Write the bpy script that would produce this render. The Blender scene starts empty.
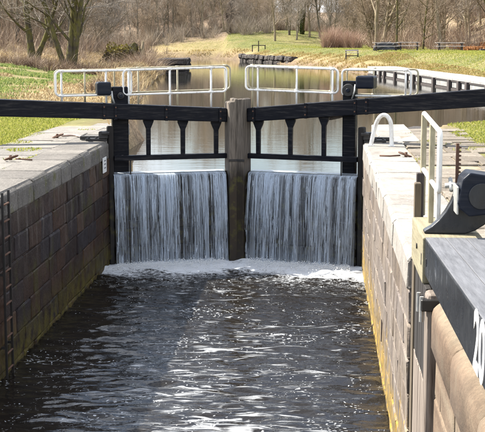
import bpy, bmesh, math, random
import numpy as np
from mathutils import Vector, Matrix
R = math.radians
random.seed(7); rng = np.random.default_rng(7)
scene = bpy.context.scene
C = scene.collection

# ------------------------------------------------------------------ camera
cam_data = bpy.data.cameras.new('camera'); cam = bpy.data.objects.new('camera', cam_data); C.objects.link(cam)
cam_data.sensor_width = 36.0; cam_data.lens = 92.7; cam_data.clip_start = 0.1; cam_data.clip_end = 2000
cam.location = (0, 0, 5.5); cam.rotation_euler = (R(90 - 8.156), 0, R(3.515)); scene.camera = cam
# ------------------------------------------------------------------ sky, sun, exposure
SUN_EL, SUN_ROT = 46.0, -66.0
world = bpy.data.worlds.new('World'); scene.world = world; world.use_nodes = True
wn = world.node_tree; bg = wn.nodes['Background']
sky = wn.nodes.new('ShaderNodeTexSky'); sky.sky_type = 'NISHITA'; sky.sun_disc = False
sky.sun_elevation = R(SUN_EL); sky.sun_rotation = R(SUN_ROT); sky.air_density = 1.0; sky.dust_density = 1.5
tcw = wn.nodes.new('ShaderNodeTexCoord'); mpw = wn.nodes.new('ShaderNodeMapping'); mpw.inputs['Scale'].default_value = (1, 1, 3.2); wn.links.new(tcw.outputs['Generated'], mpw.inputs[0])
cln = wn.nodes.new('ShaderNodeTexNoise'); cln.inputs['Scale'].default_value = 2.6; cln.inputs['Detail'].default_value = 7; cln.inputs['Roughness'].default_value = 0.6; wn.links.new(mpw.outputs[0], cln.inputs[0])
clr = wn.nodes.new('ShaderNodeValToRGB'); clr.color_ramp.elements[0].position = 0.40; clr.color_ramp.elements[1].position = 0.60; wn.links.new(cln.outputs[0], clr.inputs[0])
clm = wn.nodes.new('ShaderNodeMix'); clm.data_type = 'RGBA'; wn.links.new(clr.outputs[0], clm.inputs[0]); wn.links.new(sky.outputs[0], clm.inputs[6]); clm.inputs[7].default_value = (11.0, 11.5, 12.4, 1)
wn.links.new(clm.outputs[2], bg.inputs[0]); bg.inputs[1].default_value = 0.068
sd = bpy.data.lights.new('sun', 'SUN'); sun = bpy.data.objects.new('sun', sd); C.objects.link(sun)
sd.energy = 5.0; sd.angle = R(0.5); sd.color = (1.0, 0.94, 0.84)
sdir = Vector((math.sin(R(SUN_ROT)) * math.cos(R(SUN_EL)), math.cos(R(SUN_ROT)) * math.cos(R(SUN_EL)), math.sin(R(SUN_EL))))
sun.rotation_euler = sdir.to_track_quat('Z', 'Y').to_euler(); sun.location = (-20, 30, 40)
scene.view_settings.view_transform = 'Standard'; scene.view_settings.look = 'None'
scene.view_settings.gamma = 1.0; scene.view_settings.exposure = 1.55
scene.render.engine = 'CYCLES'

# ------------------------------------------------------------------ node material helpers
MATS = {}
class NT:
    def __init__(s, name):
        s.m = bpy.data.materials.new(name); s.m.use_nodes = True; s.t = s.m.node_tree
        s.b = s.t.nodes['Principled BSDF']; s.out = s.t.nodes['Material Output']; MATS[name] = s.m
        s._pos = None
    def n(s, typ, **kw):
        nd = s.t.nodes.new(typ)
        for k, v in kw.items(): setattr(nd, k, v)
        return nd
    def l(s, a, b): s.t.links.new(a, b)
    def pos(s):
        if s._pos is None: s._pos = s.n('ShaderNodeNewGeometry').outputs['Position']
        return s._pos
    def scaled(s, sc, src=None):
        mp = s.n('ShaderNodeMapping'); mp.inputs['Scale'].default_value = sc
        s.l(src or s.pos(), mp.inputs[0]); return mp.outputs[0]
    def noise(s, scale, detail=4, vec=None, rough=0.6, out=0):
        nd = s.n('ShaderNodeTexNoise'); nd.inputs['Scale'].default_value = scale
        nd.inputs['Detail'].default_value = detail; nd.inputs['Roughness'].default_value = rough
        s.l(vec or s.pos(), nd.inputs[0]); return nd.outputs[out]
    def ramp(s, fac, stops):
        r = s.n('ShaderNodeValToRGB'); el = r.color_ramp.elements
        while len(el) < len(stops): el.new(0.5)
        for e, (p, c) in zip(el, stops):
            e.position = p; e.color = (c, c, c, 1) if isinstance(c, (int, float)) else (*c, 1)
        s.l(fac, r.inputs[0]); return r.outputs[0]
    def mix(s, fac, a, b, mode='MIX'):
        m = s.n('ShaderNodeMix', data_type='RGBA', blend_type=mode)
        for v, i in ((fac, 0), (a, 6), (b, 7)):
            if isinstance(v, (int, float)): m.inputs[i].default_value = v
            elif isinstance(v, tuple): m.inputs[i].default_value = (*v, 1)
            else: s.l(v, m.inputs[i])
        return m.outputs[2]
    def vary(s, base, scale, lo, hi, vec=None, detail=7):
        return s.mix(1.0, base, s.ramp(s.noise(scale, detail, vec, 0.68), [(0.3, lo), (0.7, hi)]), 'MULTIPLY')
    def math(s, op, a, b=0.0, c=0.0):
        m = s.n('ShaderNodeMath', operation=op)
        for v, i in ((a, 0), (b, 1), (c, 2)):
            if isinstance(v, (int, float)): m.inputs[i].default_value = v
            else: s.l(v, m.inputs[i])
        return m.outputs[0]
    def zrange(s, z0, z1, src=None, axis='Z'):
        sp = s.n('ShaderNodeSeparateXYZ'); s.l(src or s.pos(), sp.inputs[0])
        mr = s.n('ShaderNodeMapRange'); mr.inputs[1].default_value = z0; mr.inputs[2].default_value = z1
        s.l(sp.outputs[axis], mr.inputs[0]); return mr.outputs[0]
    def rand(s): return s.n('ShaderNodeObjectInfo').outputs['Random']
    def attr(s, name):
        a = s.n('ShaderNodeAttribute'); a.attribute_name = name; return a.outputs['Fac']
    def bump(s, h, strength=0.3, dist=0.02):
        b = s.n('ShaderNodeBump'); b.inputs['Strength'].default_value = strength; b.inputs['Distance'].default_value = dist
        s.l(h, b.inputs['Height']); s.l(b.outputs[0], s.b.inputs['Normal']); return b
    def col(s, c):
        if isinstance(c, tuple): s.b.inputs['Base Color'].default_value = (*c, 1)
        else: s.l(c, s.b.inputs['Base Color'])
    def rough(s, r):
        if isinstance(r, (int, float)): s.b.inputs['Roughness'].default_value = r
        else: s.l(r, s.b.inputs['Roughness'])
    def spec(s, v): s.b.inputs['Specular IOR Level'].default_value = v

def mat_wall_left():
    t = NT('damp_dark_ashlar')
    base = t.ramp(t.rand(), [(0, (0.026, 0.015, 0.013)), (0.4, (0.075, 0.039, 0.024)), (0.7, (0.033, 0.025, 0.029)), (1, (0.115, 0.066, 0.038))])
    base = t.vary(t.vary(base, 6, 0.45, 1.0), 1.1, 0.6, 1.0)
    # pale lime runs, vertical
    run = t.ramp(t.noise(1.0, 5, t.scaled((3.5, 3.5, 0.55))), [(0.53, 0), (0.66, 1)])
    up = t.zrange(0.9, 2.7); run = t.math('MULTIPLY', run, t.math('MULTIPLY', up, 0.42))
    base = t.mix(run, base, (0.20, 0.18, 0.16))
    top = t.math('MULTIPLY', t.zrange(2.25, 2.75), t.ramp(t.noise(3, 4), [(0.35, 0.05), (0.7, 0.8)]))
    base = t.mix(top, base, (0.075, 0.058, 0.045))
    moss = t.math('MULTIPLY', t.ramp(t.noise(1.3, 5), [(0.55, 0), (0.68, 1)]), 0.75)
    base = t.mix(moss, base, (0.045, 0.042, 0.008))
    alg = t.math('MULTIPLY', t.math('SUBTRACT', 1.0, t.zrange(0.05, 0.85)), t.ramp(t.noise(3.5, 5), [(0.35, 0), (0.6, 1)]))
    base = t.mix(t.math('MULTIPLY', alg, 0.85), base, (0.11, 0.095, 0.018))
    t.col(base); t.spec(0.25); t.rough(t.ramp(t.noise(5, 3), [(0.3, 0.5), (0.7, 0.9)]))
    t.bump(t.noise(22, 6), 0.5, 0.03)
def mat_wall_right(name='sunlit_ashlar', cols=None, algae=True):
    t = NT(name)
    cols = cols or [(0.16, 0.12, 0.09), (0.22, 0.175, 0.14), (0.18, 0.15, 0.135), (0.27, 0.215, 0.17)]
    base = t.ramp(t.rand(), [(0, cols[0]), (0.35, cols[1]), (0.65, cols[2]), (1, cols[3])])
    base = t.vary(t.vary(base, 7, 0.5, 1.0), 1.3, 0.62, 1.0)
    run = t.ramp(t.noise(1.0, 5, t.scaled((3, 4, 0.4))), [(0.5, 0), (0.7, 1)])
    base = t.mix(t.math('MULTIPLY', run, 0.4), base, (0.34, 0.30, 0.25))
    drk = t.ramp(t.noise(1.0, 4, t.scaled((2, 2.4, 0.5))), [(0.50, 0), (0.66, 1)])
    base = t.mix(t.math('MULTIPLY', drk, 0.75), base, (0.055, 0.038, 0.026))
    base = t.mix(t.math('MULTIPLY', t.ramp(t.noise(3.2, 7, None, .75), [(0.54, 0), (0.62, 1)]), .5), base, (0.10, 0.075, 0.045))
    if algae:
        e = t.math('ADD', t.zrange(0.0, 1.5), t.math('MULTIPLY', t.math('SUBTRACT', t.noise(1.0, 6, t.scaled((3, 3.5, 0.7))), 0.5), 1.7))
        a = t.ramp(e, [(0.22, 1), (0.62, 0)])
        base = t.mix(t.math('MULTIPLY', a, t.ramp(t.noise(5, 5), [(0.35, 0.35), (0.6, 0.95)])), base, t.ramp(t.noise(6, 6), [(0.35, (0.055, 0.040, 0.007)), (0.62, (0.35, 0.215, 0.013))]))
    t.col(base); t.rough(0.85); t.bump(t.noise(18, 6), 0.55, 0.03)
def mat_coping(name, a, b, stain):
    t = NT(name)
    base = t.mix(t.rand(), a, b)
    base = t.vary(t.vary(base, 9, 0.6, 1.0), 1.6, 0.62, 1.0)
    st = t.ramp(t.noise(2.1, 6), [(0.56, 0), (0.7, 1)])
    base = t.mix(t.math('MULTIPLY', st, 0.55), base, stain)
    sp = t.ramp(t.noise(26, 3), [(0.62, 0), (0.7, 1)])
    base = t.mix(t.math('MULTIPLY', sp, 0.5), base, (0.62, 0.6, 0.55))
    t.col(base); t.rough(0.9); t.bump(t.noise(30, 6), 0.4, 0.02)
def mat_left_coping():
    t = NT('mossy_grey_coping'); base = t.mix(t.rand(), (0.15, 0.135, 0.12), (0.23, 0.21, 0.185)); base = t.vary(t.vary(base, 9, 0.55, 1.0), 1.4, 0.55, 1.0)
    run = t.ramp(t.noise(1.0, 5, t.scaled((5, 5, 0.7))), [(0.52, 0), (0.68, 1)]); base = t.mix(t.math('MULTIPLY', run, 0.55), base, (0.09, 0.08, 0.07))
    ms = t.math('MULTIPLY', t.ramp(t.noise(1.7, 6), [(0.57, 0), (0.66, 1)]), t.math('SUBTRACT', 1.0, t.zrange(2.85, 3.0))); base = t.mix(t.math('MULTIPLY', ms, .85), base, (0.085, 0.085, 0.018))
    base = t.mix(t.math('MULTIPLY', t.ramp(t.noise(24, 3), [(0.6, 0), (0.7, 1)]), 0.5), base, (0.45, 0.43, 0.38))
    t.col(base); t.rough(0.9); t.bump(t.noise(26, 6), 0.5, 0.025)
def mat_banded():
    t = NT('banded_sandstone')
    w = t.n('ShaderNodeTexWave'); w.inputs['Scale'].default_value = 1.1; w.inputs['Distortion'].default_value = 3.5; w.inputs['Detail'].default_value = 4
    t.l(t.scaled((0.8, 0.25, 3.0)), w.inputs[0])
    base = t.ramp(w.outputs[1], [(0, (0.19, 0.125, 0.08)), (0.5, (0.27, 0.195, 0.13)), (1, (0.33, 0.26, 0.18))])
    base = t.vary(t.vary(base, 12, 0.65, 1.0), 2, 0.6, 1.05)
    drk = t.ramp(t.noise(1.0, 5, t.scaled((3, 3, 0.8))), [(0.55, 0), (0.7, 1)])
    base = t.mix(t.math('MULTIPLY', drk, 0.65), base, (0.10, 0.07, 0.045)); base = t.vary(base, 55, 0.7, 1.1); base = t.mix(t.math('MULTIPLY', t.ramp(t.noise(4, 6), [(.52, 0), (.62, 1)]), .4), base, (.12, .10, .07))
    t.col(base); t.rough(0.9); t.bump(t.noise(30, 6, None, .7), 0.6, 0.02)
def mat_paint(name, c, wear=(0.12, 0.10, 0.08), r=0.45, amt=0.5, vert=False):
    t = NT(name)
    n = t.noise(1.0, 6, t.scaled((14, 14, 3) if vert else (1.4, 3, 22)), 0.7)
    base = t.mix(t.math('MULTIPLY', t.ramp(n, [(0.5, 0), (0.75, 1)]), amt), c, wear)
    base = t.mix(0.3, base, t.ramp(t.noise(11, 5), [(0.3, 0.3), (0.7, 0.7)]), 'OVERLAY')
    t.col(base); t.spec(0.5 if c[0] > 0.2 else 0.13); t.rough(t.ramp(t.noise(5, 4), [(0.3, r - 0.12), (0.7, r + 0.2)])); t.bump(n, 0.25, 0.01)
def mat_wood(name, dry, dark, wet=None, z0=0, z1=1, axis='z'):
    t = NT(name)
    sc = {'z': (22, 22, 1.6), 'y': (22, 1.6, 22), 'x': (1.6, 22, 22)}[axis]
    n = t.noise(1.0, 6, t.scaled(sc), 0.65)
    base = t.ramp(n, [(0.3, dark), (0.62, dry)])
    base = t.mix(t.math('MULTIPLY', t.rand(), 0.3), base, dark)
    if wet:
        e = t.math('ADD', t.zrange(z0, z1), t.math('MULTIPLY', t.math('SUBTRACT', t.noise(1.0, 5, t.scaled((9, 9, 1.5))), 0.5), 0.8))
        wf = t.ramp(e, [(0.35, 1), (0.65, 0)])
        w2 = t.mix(t.ramp(t.noise(6, 5), [(0.52, 0), (0.68, 1)]), wet, (0.06, 0.055, 0.012))
        base = t.mix(wf, base, w2); t.rough(t.math('SUBTRACT', 0.85, t.math('MULTIPLY', wf, 0.45)))
    else: t.rough(0.85)
    t.col(base); t.bump(n, 0.5, 0.015)
def mat_simple(name, c, r=0.6, metal=0.0, var=0.35, sc=12):
    t = NT(name); base = t.mix(var, c, t.ramp(t.noise(sc, 5), [(0.3, 0.25), (0.7, 0.78)]), 'OVERLAY')
    t.col(base); t.rough(r); t.b.inputs['Metallic'].default_value = metal; t.bump(t.noise(sc * 2.5, 4), 0.25, 0.01)
def mat_veg(name, stops, trans=0.35, rough=0.7):
    t = NT(name); f = t.math('ADD', t.math('MULTIPLY', t.attr('rnd'), 0.75), t.math('MULTIPLY', t.noise(0.5, 3), 0.35))
    c = t.ramp(f, stops); t.col(c); t.rough(rough); t.spec(0.2)
    tr = t.n('ShaderNodeBsdfTranslucent'); t.l(c, tr.inputs[0]); ms = t.n('ShaderNodeMixShader'); ms.inputs[0].default_value = trans
    t.l(t.b.outputs[0], ms.inputs[1]); t.l(tr.outputs[0], ms.inputs[2]); t.l(ms.outputs[0], t.out.inputs[0])
def mat_bark(name, a, b, moss=0.0, mossz=(3, 6)):
    t = NT(name); n = t.noise(1.0, 5, t.scaled((9, 9, 2)))
    base = t.ramp(n, [(0.3, a), (0.7, b)])
    if moss:
        mm = t.math('MULTIPLY', t.ramp(t.noise(2.2, 4), [(0.4, 0), (0.6, 1)]), moss)
        base = t.mix(mm, base, (0.13, 0.12, 0.02))
    t.col(base); t.rough(0.9); t.spec(0.2); t.bump(n, 0.5, 0.04)
def mat_ground():
    t = NT('turf_and_earth')
    g = t.ramp(t.noise(0.35, 5), [(0.3, (0.10, 0.11, 0.035)), (0.5, (0.155, 0.16, 0.055)), (0.7, (0.22, 0.19, 0.085))])
    g = t.vary(t.vary(g, 6, 0.6, 1.1), 0.9, 0.7, 1.1)
    dry = t.ramp(t.noise(1.3, 6), [(0.3, (0.17, 0.115, 0.06)), (0.5, (0.27, 0.20, 0.11)), (0.75, (0.36, 0.27, 0.15))])
    c = t.mix(t.attr('dry'), g, dry)
    litter = t.ramp(t.noise(0.8, 6), [(0.3, (0.14, 0.10, 0.07)), (0.55, (0.23, 0.17, 0.12)), (0.75, (0.32, 0.24, 0.16))])
    c = t.mix(t.attr('litter'), c, litter)
    mud = t.ramp(t.noise(4, 6), [(0.3, (0.08, 0.055, 0.035)), (0.7, (0.20, 0.15, 0.10))])
    c = t.mix(t.attr('mud'), c, mud)
    pave = t.ramp(t.noise(4, 6), [(0.3, (0.16, 0.13, 0.09)), (0.55, (0.30, 0.26, 0.19)), (0.68, (0.13, 0.14, 0.04))])
    c = t.mix(t.attr('pave'), c, pave)
    t.col(c); t.rough(0.95); t.spec(0.15); t.bump(t.noise(9, 6), 0.6, 0.06)
def mat_lower_water():
    t = NT('dark_lock_water')
    t.col((0.012, 0.010, 0.008)); t.rough(0.04); t.b.inputs['IOR'].default_value = 1.33
    b1 = t.n('ShaderNodeBump'); b1.inputs['Strength'].default_value = 0.3; b1.inputs['Distance'].default_value = 0.035
    t.l(t.noise(1.0, 3, t.scaled((4.5, 9, 5))), b1.inputs['Height']); t.l(b1.outputs[0], t.b.inputs['Normal'])
    fb = t.n('ShaderNodeBump'); fb.inputs['Strength'].default_value = 0.9; fb.inputs['Distance'].default_value = 0.05; t.l(t.noise(1.0, 6, t.scaled((14, 20, 14)), 0.7), fb.inputs['Height'])
    foam = NT.n(t, 'ShaderNodeBsdfDiffuse'); t.l(fb.outputs[0], foam.inputs['Normal']); foam.inputs[0].default_value = (0.70, 0.73, 0.77, 1)  # foam colour, shared by the painted reflection streaks
    v = t.n('ShaderNodeTexVoronoi'); v.inputs['Scale'].default_value = 1.0; v.inputs['Randomness'].default_value = 1.0
    wob = t.n('ShaderNodeVectorMath', operation='ADD')
    nz = t.n('ShaderNodeTexNoise'); nz.inputs['Scale'].default_value = 5; t.l(t.pos(), nz.inputs[0])
    sc = t.n('ShaderNodeVectorMath', operation='SCALE'); sc.inputs['Scale'].default_value = 0.2; t.l(nz.outputs[1], sc.inputs[0])
    t.l(t.pos(), wob.inputs[0]); t.l(sc.outputs[0], wob.inputs[1])
    t.l(t.scaled((11, 22, 0.01), wob.outputs[0]), v.inputs['Vector'])
    sz = t.ramp(t.noise(0.55, 3), [(0.38, 0.05), (0.70, 0.30)])
    fl = t.math('LESS_THAN', v.outputs['Distance'], sz)
    fl = t.math('MULTIPLY', fl, t.math('GREATER_THAN', t.noise(1.4, 5), 0.49))
    f2 = t.math('ADD', t.attr('foam'), t.math('MULTIPLY', t.math('SUBTRACT', t.noise(1.0, 6, t.scaled((7, 13, 9)), 0.85), 0.5), 3.2))
    f2 = t.ramp(f2, [(0.5, 0), (1.0, 1)])
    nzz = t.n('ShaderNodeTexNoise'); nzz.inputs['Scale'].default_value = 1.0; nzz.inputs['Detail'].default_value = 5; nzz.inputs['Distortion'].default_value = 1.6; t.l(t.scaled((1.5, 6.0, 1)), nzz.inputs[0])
    painted_sheen = t.ramp(t.math('ADD', nzz.outputs[0], t.math('MULTIPLY', t.math('SUBTRACT', t.attr('painted_sheen'), 1.0), 0.25)), [(0.45, 0), (0.60, 0.72)])  # silver sky reflections painted in as pale stretched streaks
    f2 = t.math('MAXIMUM', f2, painted_sheen)
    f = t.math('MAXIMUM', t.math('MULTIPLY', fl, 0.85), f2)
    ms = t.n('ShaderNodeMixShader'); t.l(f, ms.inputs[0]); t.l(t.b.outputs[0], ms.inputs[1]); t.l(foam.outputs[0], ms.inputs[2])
    t.l(ms.outputs[0], t.out.inputs[0])
def mat_upper_water():
    t = NT('calm_canal_water'); t.col((0.02, 0.021, 0.018)); t.rough(0.02); t.b.inputs['IOR'].default_value = 1.33
    h = t.math('ADD', t.noise(1.0, 3, t.scaled((0.9, 2.2, 1))), t.math('MULTIPLY', t.noise(1.0, 2, t.scaled((4, 9, 1))), 0.3))
    t.bump(h, 0.045, 0.06)
def mat_falls():
    t = NT('falling_water')
    t.col((0.76, 0.85, 0.96)); t.rough(0.15); t.b.inputs['IOR'].default_value = 1.33; t.spec(0.8)
    tr = t.n('ShaderNodeBsdfTransparent'); ms = t.n('ShaderNodeMixShader')
    tl = t.n('ShaderNodeBsdfTranslucent'); tl.inputs[0].default_value = (0.75, 0.83, 0.92, 1)
    m2 = t.n('ShaderNodeMixShader'); m2.inputs[0].default_value = 0.4; t.l(t.b.outputs[0], m2.inputs[1]); t.l(tl.outputs[0], m2.inputs[2])
    t.l(t.attr('dens'), ms.inputs[0]); t.l(tr.outputs[0], ms.inputs[1]); t.l(m2.outputs[0], ms.inputs[2]); t.l(ms.outputs[0], t.out.inputs[0])

mat_wall_left(); mat_wall_right()
mat_coping('grey_coping', (0.20, 0.185, 0.165), (0.28, 0.255, 0.225), (0.08, 0.07, 0.05))
mat_coping('pale_coping', (0.30, 0.275, 0.245), (0.38, 0.355, 0.32), (0.10, 0.075, 0.05))
mat_coping('flagstone', (0.16, 0.13, 0.095), (0.28, 0.24, 0.19), (0.08, 0.06, 0.035))
mat_coping('concrete', (0.36, 0.355, 0.345), (0.42, 0.415, 0.40), (0.24, 0.22, 0.2))
mat_coping('rubble_stone', (0.03, 0.024, 0.022), (0.075, 0.06, 0.055), (0.03, 0.032, 0.014))
mat_banded(); mat_left_coping()
mat_paint('black_beam_paint', (0.005, 0.006, 0.010), (0.06, 0.056, 0.055), 0.42, 0.7)
mat_paint('black_satin_paint', (0.012, 0.014, 0.018), (0.04, 0.04, 0.042), 0.28, 0.5, True); MATS['black_satin_paint'].node_tree.nodes['Principled BSDF'].inputs['Specular IOR Level'].default_value = 0.5
mat_paint('blue_black_paint', (0.012, 0.015, 0.024), (0.05, 0.05, 0.055), 0.36, 0.4)
mat_paint('white_paint', (0.74, 0.73, 0.70), (0.26, 0.17, 0.09), 0.4, 0.75, True)
mat_paint('dull_cream_paint', (0.36, 0.32, 0.22), (0.16, 0.13, 0.07), 0.55, 0.8, True)  # darker, yellower tone than the plain white paint
mat_paint('number_paint', (0.80, 0.79, 0.78), (0.35, 0.30, 0.30), 0.5, 0.5, True)
mat_wood('weathered_mitre_wood', (0.18, 0.15, 0.12), (0.035, 0.027, 0.02), (0.022, 0.016, 0.011), 1.75, 2.75)
mat_wood('wet_black_wood', (0.018, 0.014, 0.012), (0.006, 0.005, 0.005), (0.007, 0.006, 0.006), 1.0, 2.6)
mat_wood('khaki_oak', (0.25, 0.225, 0.145), (0.15, 0.13, 0.08), None, axis='y')
mat_wood('brown_gate_wood', (0.13, 0.10, 0.065), (0.045, 0.034, 0.022))
mat_wood('grey_deck_wood', (0.13, 0.135, 0.15), (0.06, 0.063, 0.072), None, axis='y')
mat_wood('stained_gate_wood', (0.26, 0.22, 0.185), (0.06, 0.042, 0.032))
mat_wood('dark_timber', (0.075, 0.06, 0.055), (0.03, 0.025, 0.025))
mat_wood('bench_timber', (0.46, 0.42, 0.39), (0.28, 0.25, 0.23), None, axis='x')
mat_simple('cast_iron', (0.03, 0.028, 0.027), 0.5, 0.3)
mat_simple('rusty_iron', (0.10, 0.05, 0.03), 0.8, 0.1)
mat_simple('galvanised', (0.42, 0.42, 0.40), 0.45, 0.5)
mat_simple('rope_fibre', (0.52, 0.40, 0.34), 0.9)
mat_simple('sign_white', (0.74, 0.74, 0.72), 0.5, 0, 0.15)
mat_simple('sign_grey', (0.16, 0.16, 0.17), 0.6, 0, 0.2)
mat_simple('tarp_black', (0.018, 0.019, 0.022), 0.5)
mat_bark('grey_bark', (0.10, 0.085, 0.07), (0.25, 0.22, 0.18), 0.35)
mat_bark('tan_bark', (0.16, 0.125, 0.085), (0.34, 0.28, 0.20), 0.3)
mat_bark('mossy_bark', (0.035, 0.028, 0.02), (0.10, 0.082, 0.058), 0.6)
mat_bark('pale_bark', (0.35, 0.33, 0.30), (0.55, 0.53, 0.50), 0.0)
mat_bark('twig_bark', (0.22, 0.17, 0.12), (0.40, 0.32, 0.23), 0.0)
mat_bark('grey_twig', (0.21, 0.18, 0.15), (0.38, 0.335, 0.28), 0.0)
mat_bark('red_twig', (0.19, 0.10, 0.07), (0.36, 0.21, 0.15), 0.0)
mat_veg('grass_blades', [(0.1, (0.10, 0.14, 0.02)), (0.45, (0.235, 0.26, 0.04)), (0.85, (0.40, 0.38, 0.11))], 0.45)
mat_veg('lush_blades', [(0.1, (0.08, 0.13, 0.03)), (0.5, (0.16, 0.23, 0.06)), (0.9, (0.32, 0.31, 0.12))], 0.45)
mat_veg('straw_blades', [(0.1, (0.16, 0.10, 0.05)), (0.45, (0.32, 0.23, 0.12)), (0.9, (0.52, 0.42, 0.25))], 0.3)
mat_veg('reed_blades', [(0.1, (0.15, 0.095, 0.03)), (0.5, (0.32, 0.23, 0.075)), (0.9, (0.46, 0.38, 0.19))], 0.3)
mat_veg('ivy_leaves', [(0.1, (0.02, 0.035, 0.01)), (0.6, (0.06, 0.08, 0.02)), (0.95, (0.22, 0.19, 0.03))], 0.2)
mat_veg('dead_ivy', [(0.1, (0.02, 0.016, 0.010)), (0.55, (0.06, 0.045, 0.022)), (0.95, (0.20, 0.17, 0.03))], 0.2)
mat_veg('bracken', [(0.1, (0.16, 0.065, 0.025)), (0.5, (0.33, 0.15, 0.06)), (0.9, (0.45, 0.25, 0.12))], 0.3)
mat_veg('scrub_twigs', [(0.1, (0.13, 0.09, 0.065)), (0.5, (0.27, 0.195, 0.14)), (0.9, (0.42, 0.33, 0.24))], 0.1)
mat_veg('grey_scrub', [(0.1, (0.16, 0.13, 0.10)), (0.5, (0.32, 0.27, 0.21)), (0.9, (0.46, 0.40, 0.32))], 0.1)
mat_veg('dark_bramble', [(0.1, (0.05, 0.03, 0.025)), (0.5, (0.12, 0.075, 0.055)), (0.9, (0.26, 0.19, 0.12))], 0.1)
mat_veg('red_scrub', [(0.1, (0.20, 0.12, 0.09)), (0.5, (0.36, 0.24, 0.18)), (0.9, (0.50, 0.37, 0.28))], 0.1)
mat_ground(); mat_lower_water(); mat_upper_water(); mat_falls()
t = NT('spray_foam'); t.col((0.80, 0.82, 0.83)); t.rough(0.6)

# ------------------------------------------------------------------ object helpers
def fast_mesh(name, V, F, attrs=None, smooth=False):
    V = np.asarray(V, np.float32); F = np.asarray(F, np.int32); k = F.shape[1]
    me = bpy.data.meshes.new(name); me.vertices.add(len(V)); me.vertices.foreach_set('co', V.ravel())
    me.loops.add(F.size); me.loops.foreach_set('vertex_index', F.ravel())
    me.polygons.add(len(F)); me.polygons.foreach_set('loop_start', np.arange(0, F.size, k, dtype=np.int32))
    if smooth: me.polygons.foreach_set('use_smooth', np.ones(len(F), bool))
    for an, av in (attrs or {}).items():
        a = me.attributes.new(an, 'FLOAT', 'POINT'); a.data.foreach_set('value', np.asarray(av, np.float32))
    me.update(calc_edges=True); me.validate(); return me
def link(name, me, mat, parent=None, loc=None):
    o = bpy.data.objects.new(name, me); C.objects.link(o)
    if mat and not me.materials: me.materials.append(MATS[mat])
    if parent is not None: o.parent = parent
    if loc is not None: o.location = loc
    return o
def empty(name, loc=(0, 0, 0), rz=0.0):
    o = bpy.data.objects.new(name, None); C.objects.link(o); o.location = loc; o.rotation_euler = (0, 0, rz)
    o.empty_display_size = 0.2; return o
def tag(o, label, cat, group=None):
    o['label'] = label; o['category'] = cat
    if group: o['group'] = group
    return o
def struct(o, label=None): o['kind'] = 'structure'; return o
def stuff(o, label=None, cat=None):
    o['kind'] = 'stuff'
    if label: o['label'] = label
    if cat: o['category'] = cat
    return o
class MB:
    def __init__(s): s.v = []; s.f = []
    def add(s, V, F):
        n = len(s.v); s.v += [tuple(p) for p in V]; s.f += [tuple(i + n for i in f) for f in F]; return s
    def box(s, x0, x1, y0, y1, z0, z1):
        x0, x1 = min(x0, x1), max(x0, x1); y0, y1 = min(y0, y1), max(y0, y1)
        return s.add([(x, y, z) for x in (x0, x1) for y in (y0, y1) for z in (z0, z1)],
                     [(0, 1, 3, 2), (4, 6, 7, 5), (0, 4, 5, 1), (2, 3, 7, 6), (0, 2, 6, 4), (1, 5, 7, 3)])
    def hexa(s, A, B):   # two quads, 4 points each in the same order
        return s.add(list(A) + list(B), [(0, 3, 2, 1), (4, 5, 6, 7), (0, 1, 5, 4), (1, 2, 6, 5), (2, 3, 7, 6), (3, 0, 4, 7)])
    def prism(s, poly, d0, d1, f):  # poly of (a,b); f(a,b,d)->xyz
        n = len(poly); V = [f(a, b, d0) for a, b in poly] + [f(a, b, d1) for a, b in poly]
        return s.add(V, [tuple(range(n))[::-1], tuple(range(n, 2 * n))] + [(i, (i + 1) % n, (i + 1) % n + n, i + n) for i in range(n)])
    def tube(s, pts, r, n=8, closed=False):
        pts = [Vector(p) for p in pts]; m = len(pts); rs = r if isinstance(r, (list, tuple)) else [r] * m
        V = []; F = []; up = None
        for i, p in enumerate(pts):
            a = pts[(i - 1) % m] if (i or closed) else p; b = pts[(i + 1) % m] if (i < m - 1 or closed) else p
            d = (b - a).normalized()
            if up is None: up = d.orthogonal().normalized()
            up = (up - d * up.dot(d)).normalized(); w = d.cross(up)
            for k in range(n):
                an = 2 * math.pi * k / n; V.append(p + (up * math.cos(an) + w * math.sin(an)) * rs[i])
        for i in range(m if closed else m - 1):
            j = (i + 1) % m
            for k in range(n): F.append((i * n + k, i * n + (k + 1) % n, j * n + (k + 1) % n, j * n + k))
        if not closed: F += [tuple(range(n))[::-1], tuple(range((m - 1) * n, m * n))]
        return s.add(V, F)
    def mesh(s, name, bevel=0.0, seg=1, smooth=False, jitter=0.0):
        me = bpy.data.meshes.new(name); me.from_pydata(s.v, [], s.f)
        bm = bmesh.new(); bm.from_mesh(me)
        bmesh.ops.recalc_face_normals(bm, faces=bm.faces)
        if bevel:
            ed = [e for e in bm.edges if len(e.link_faces) == 2 and e.calc_face_angle(0) > 0.5]
            bmesh.ops.bevel(bm, geom=ed, offset=bevel, segments=seg, profile=0.5, affect='EDGES')
        if jitter:
            for v in bm.verts: v.co += Vector([random.uniform(-jitter, jitter) for _ in range(3)])
        if smooth:
            for f in bm.faces: f.smooth = True
        bm.to_mesh(me); bm.free(); me.update(); return me
    def build(s, name, mat, parent=None, bevel=0.0, seg=1, smooth=False, jitter=0.0, loc=None):
        return link(name, s.mesh(name, bevel, seg, smooth, jitter), mat, parent, loc)
def rrect(u0, u1, z0, z1, r, n=5):   # rounded rectangle outline
    pts = []
    for cx, cz, a0 in ((u1 - r, z1 - r, 0), (u0 + r, z1 - r, 90), (u0 + r, z0 + r, 180), (u1 - r, z0 + r, 270)):
        for k in range(n + 1):
            a = R(a0 + 90 * k / n); pts.append((cx + r * math.cos(a), cz + r * math.sin(a)))
    return pts

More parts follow.
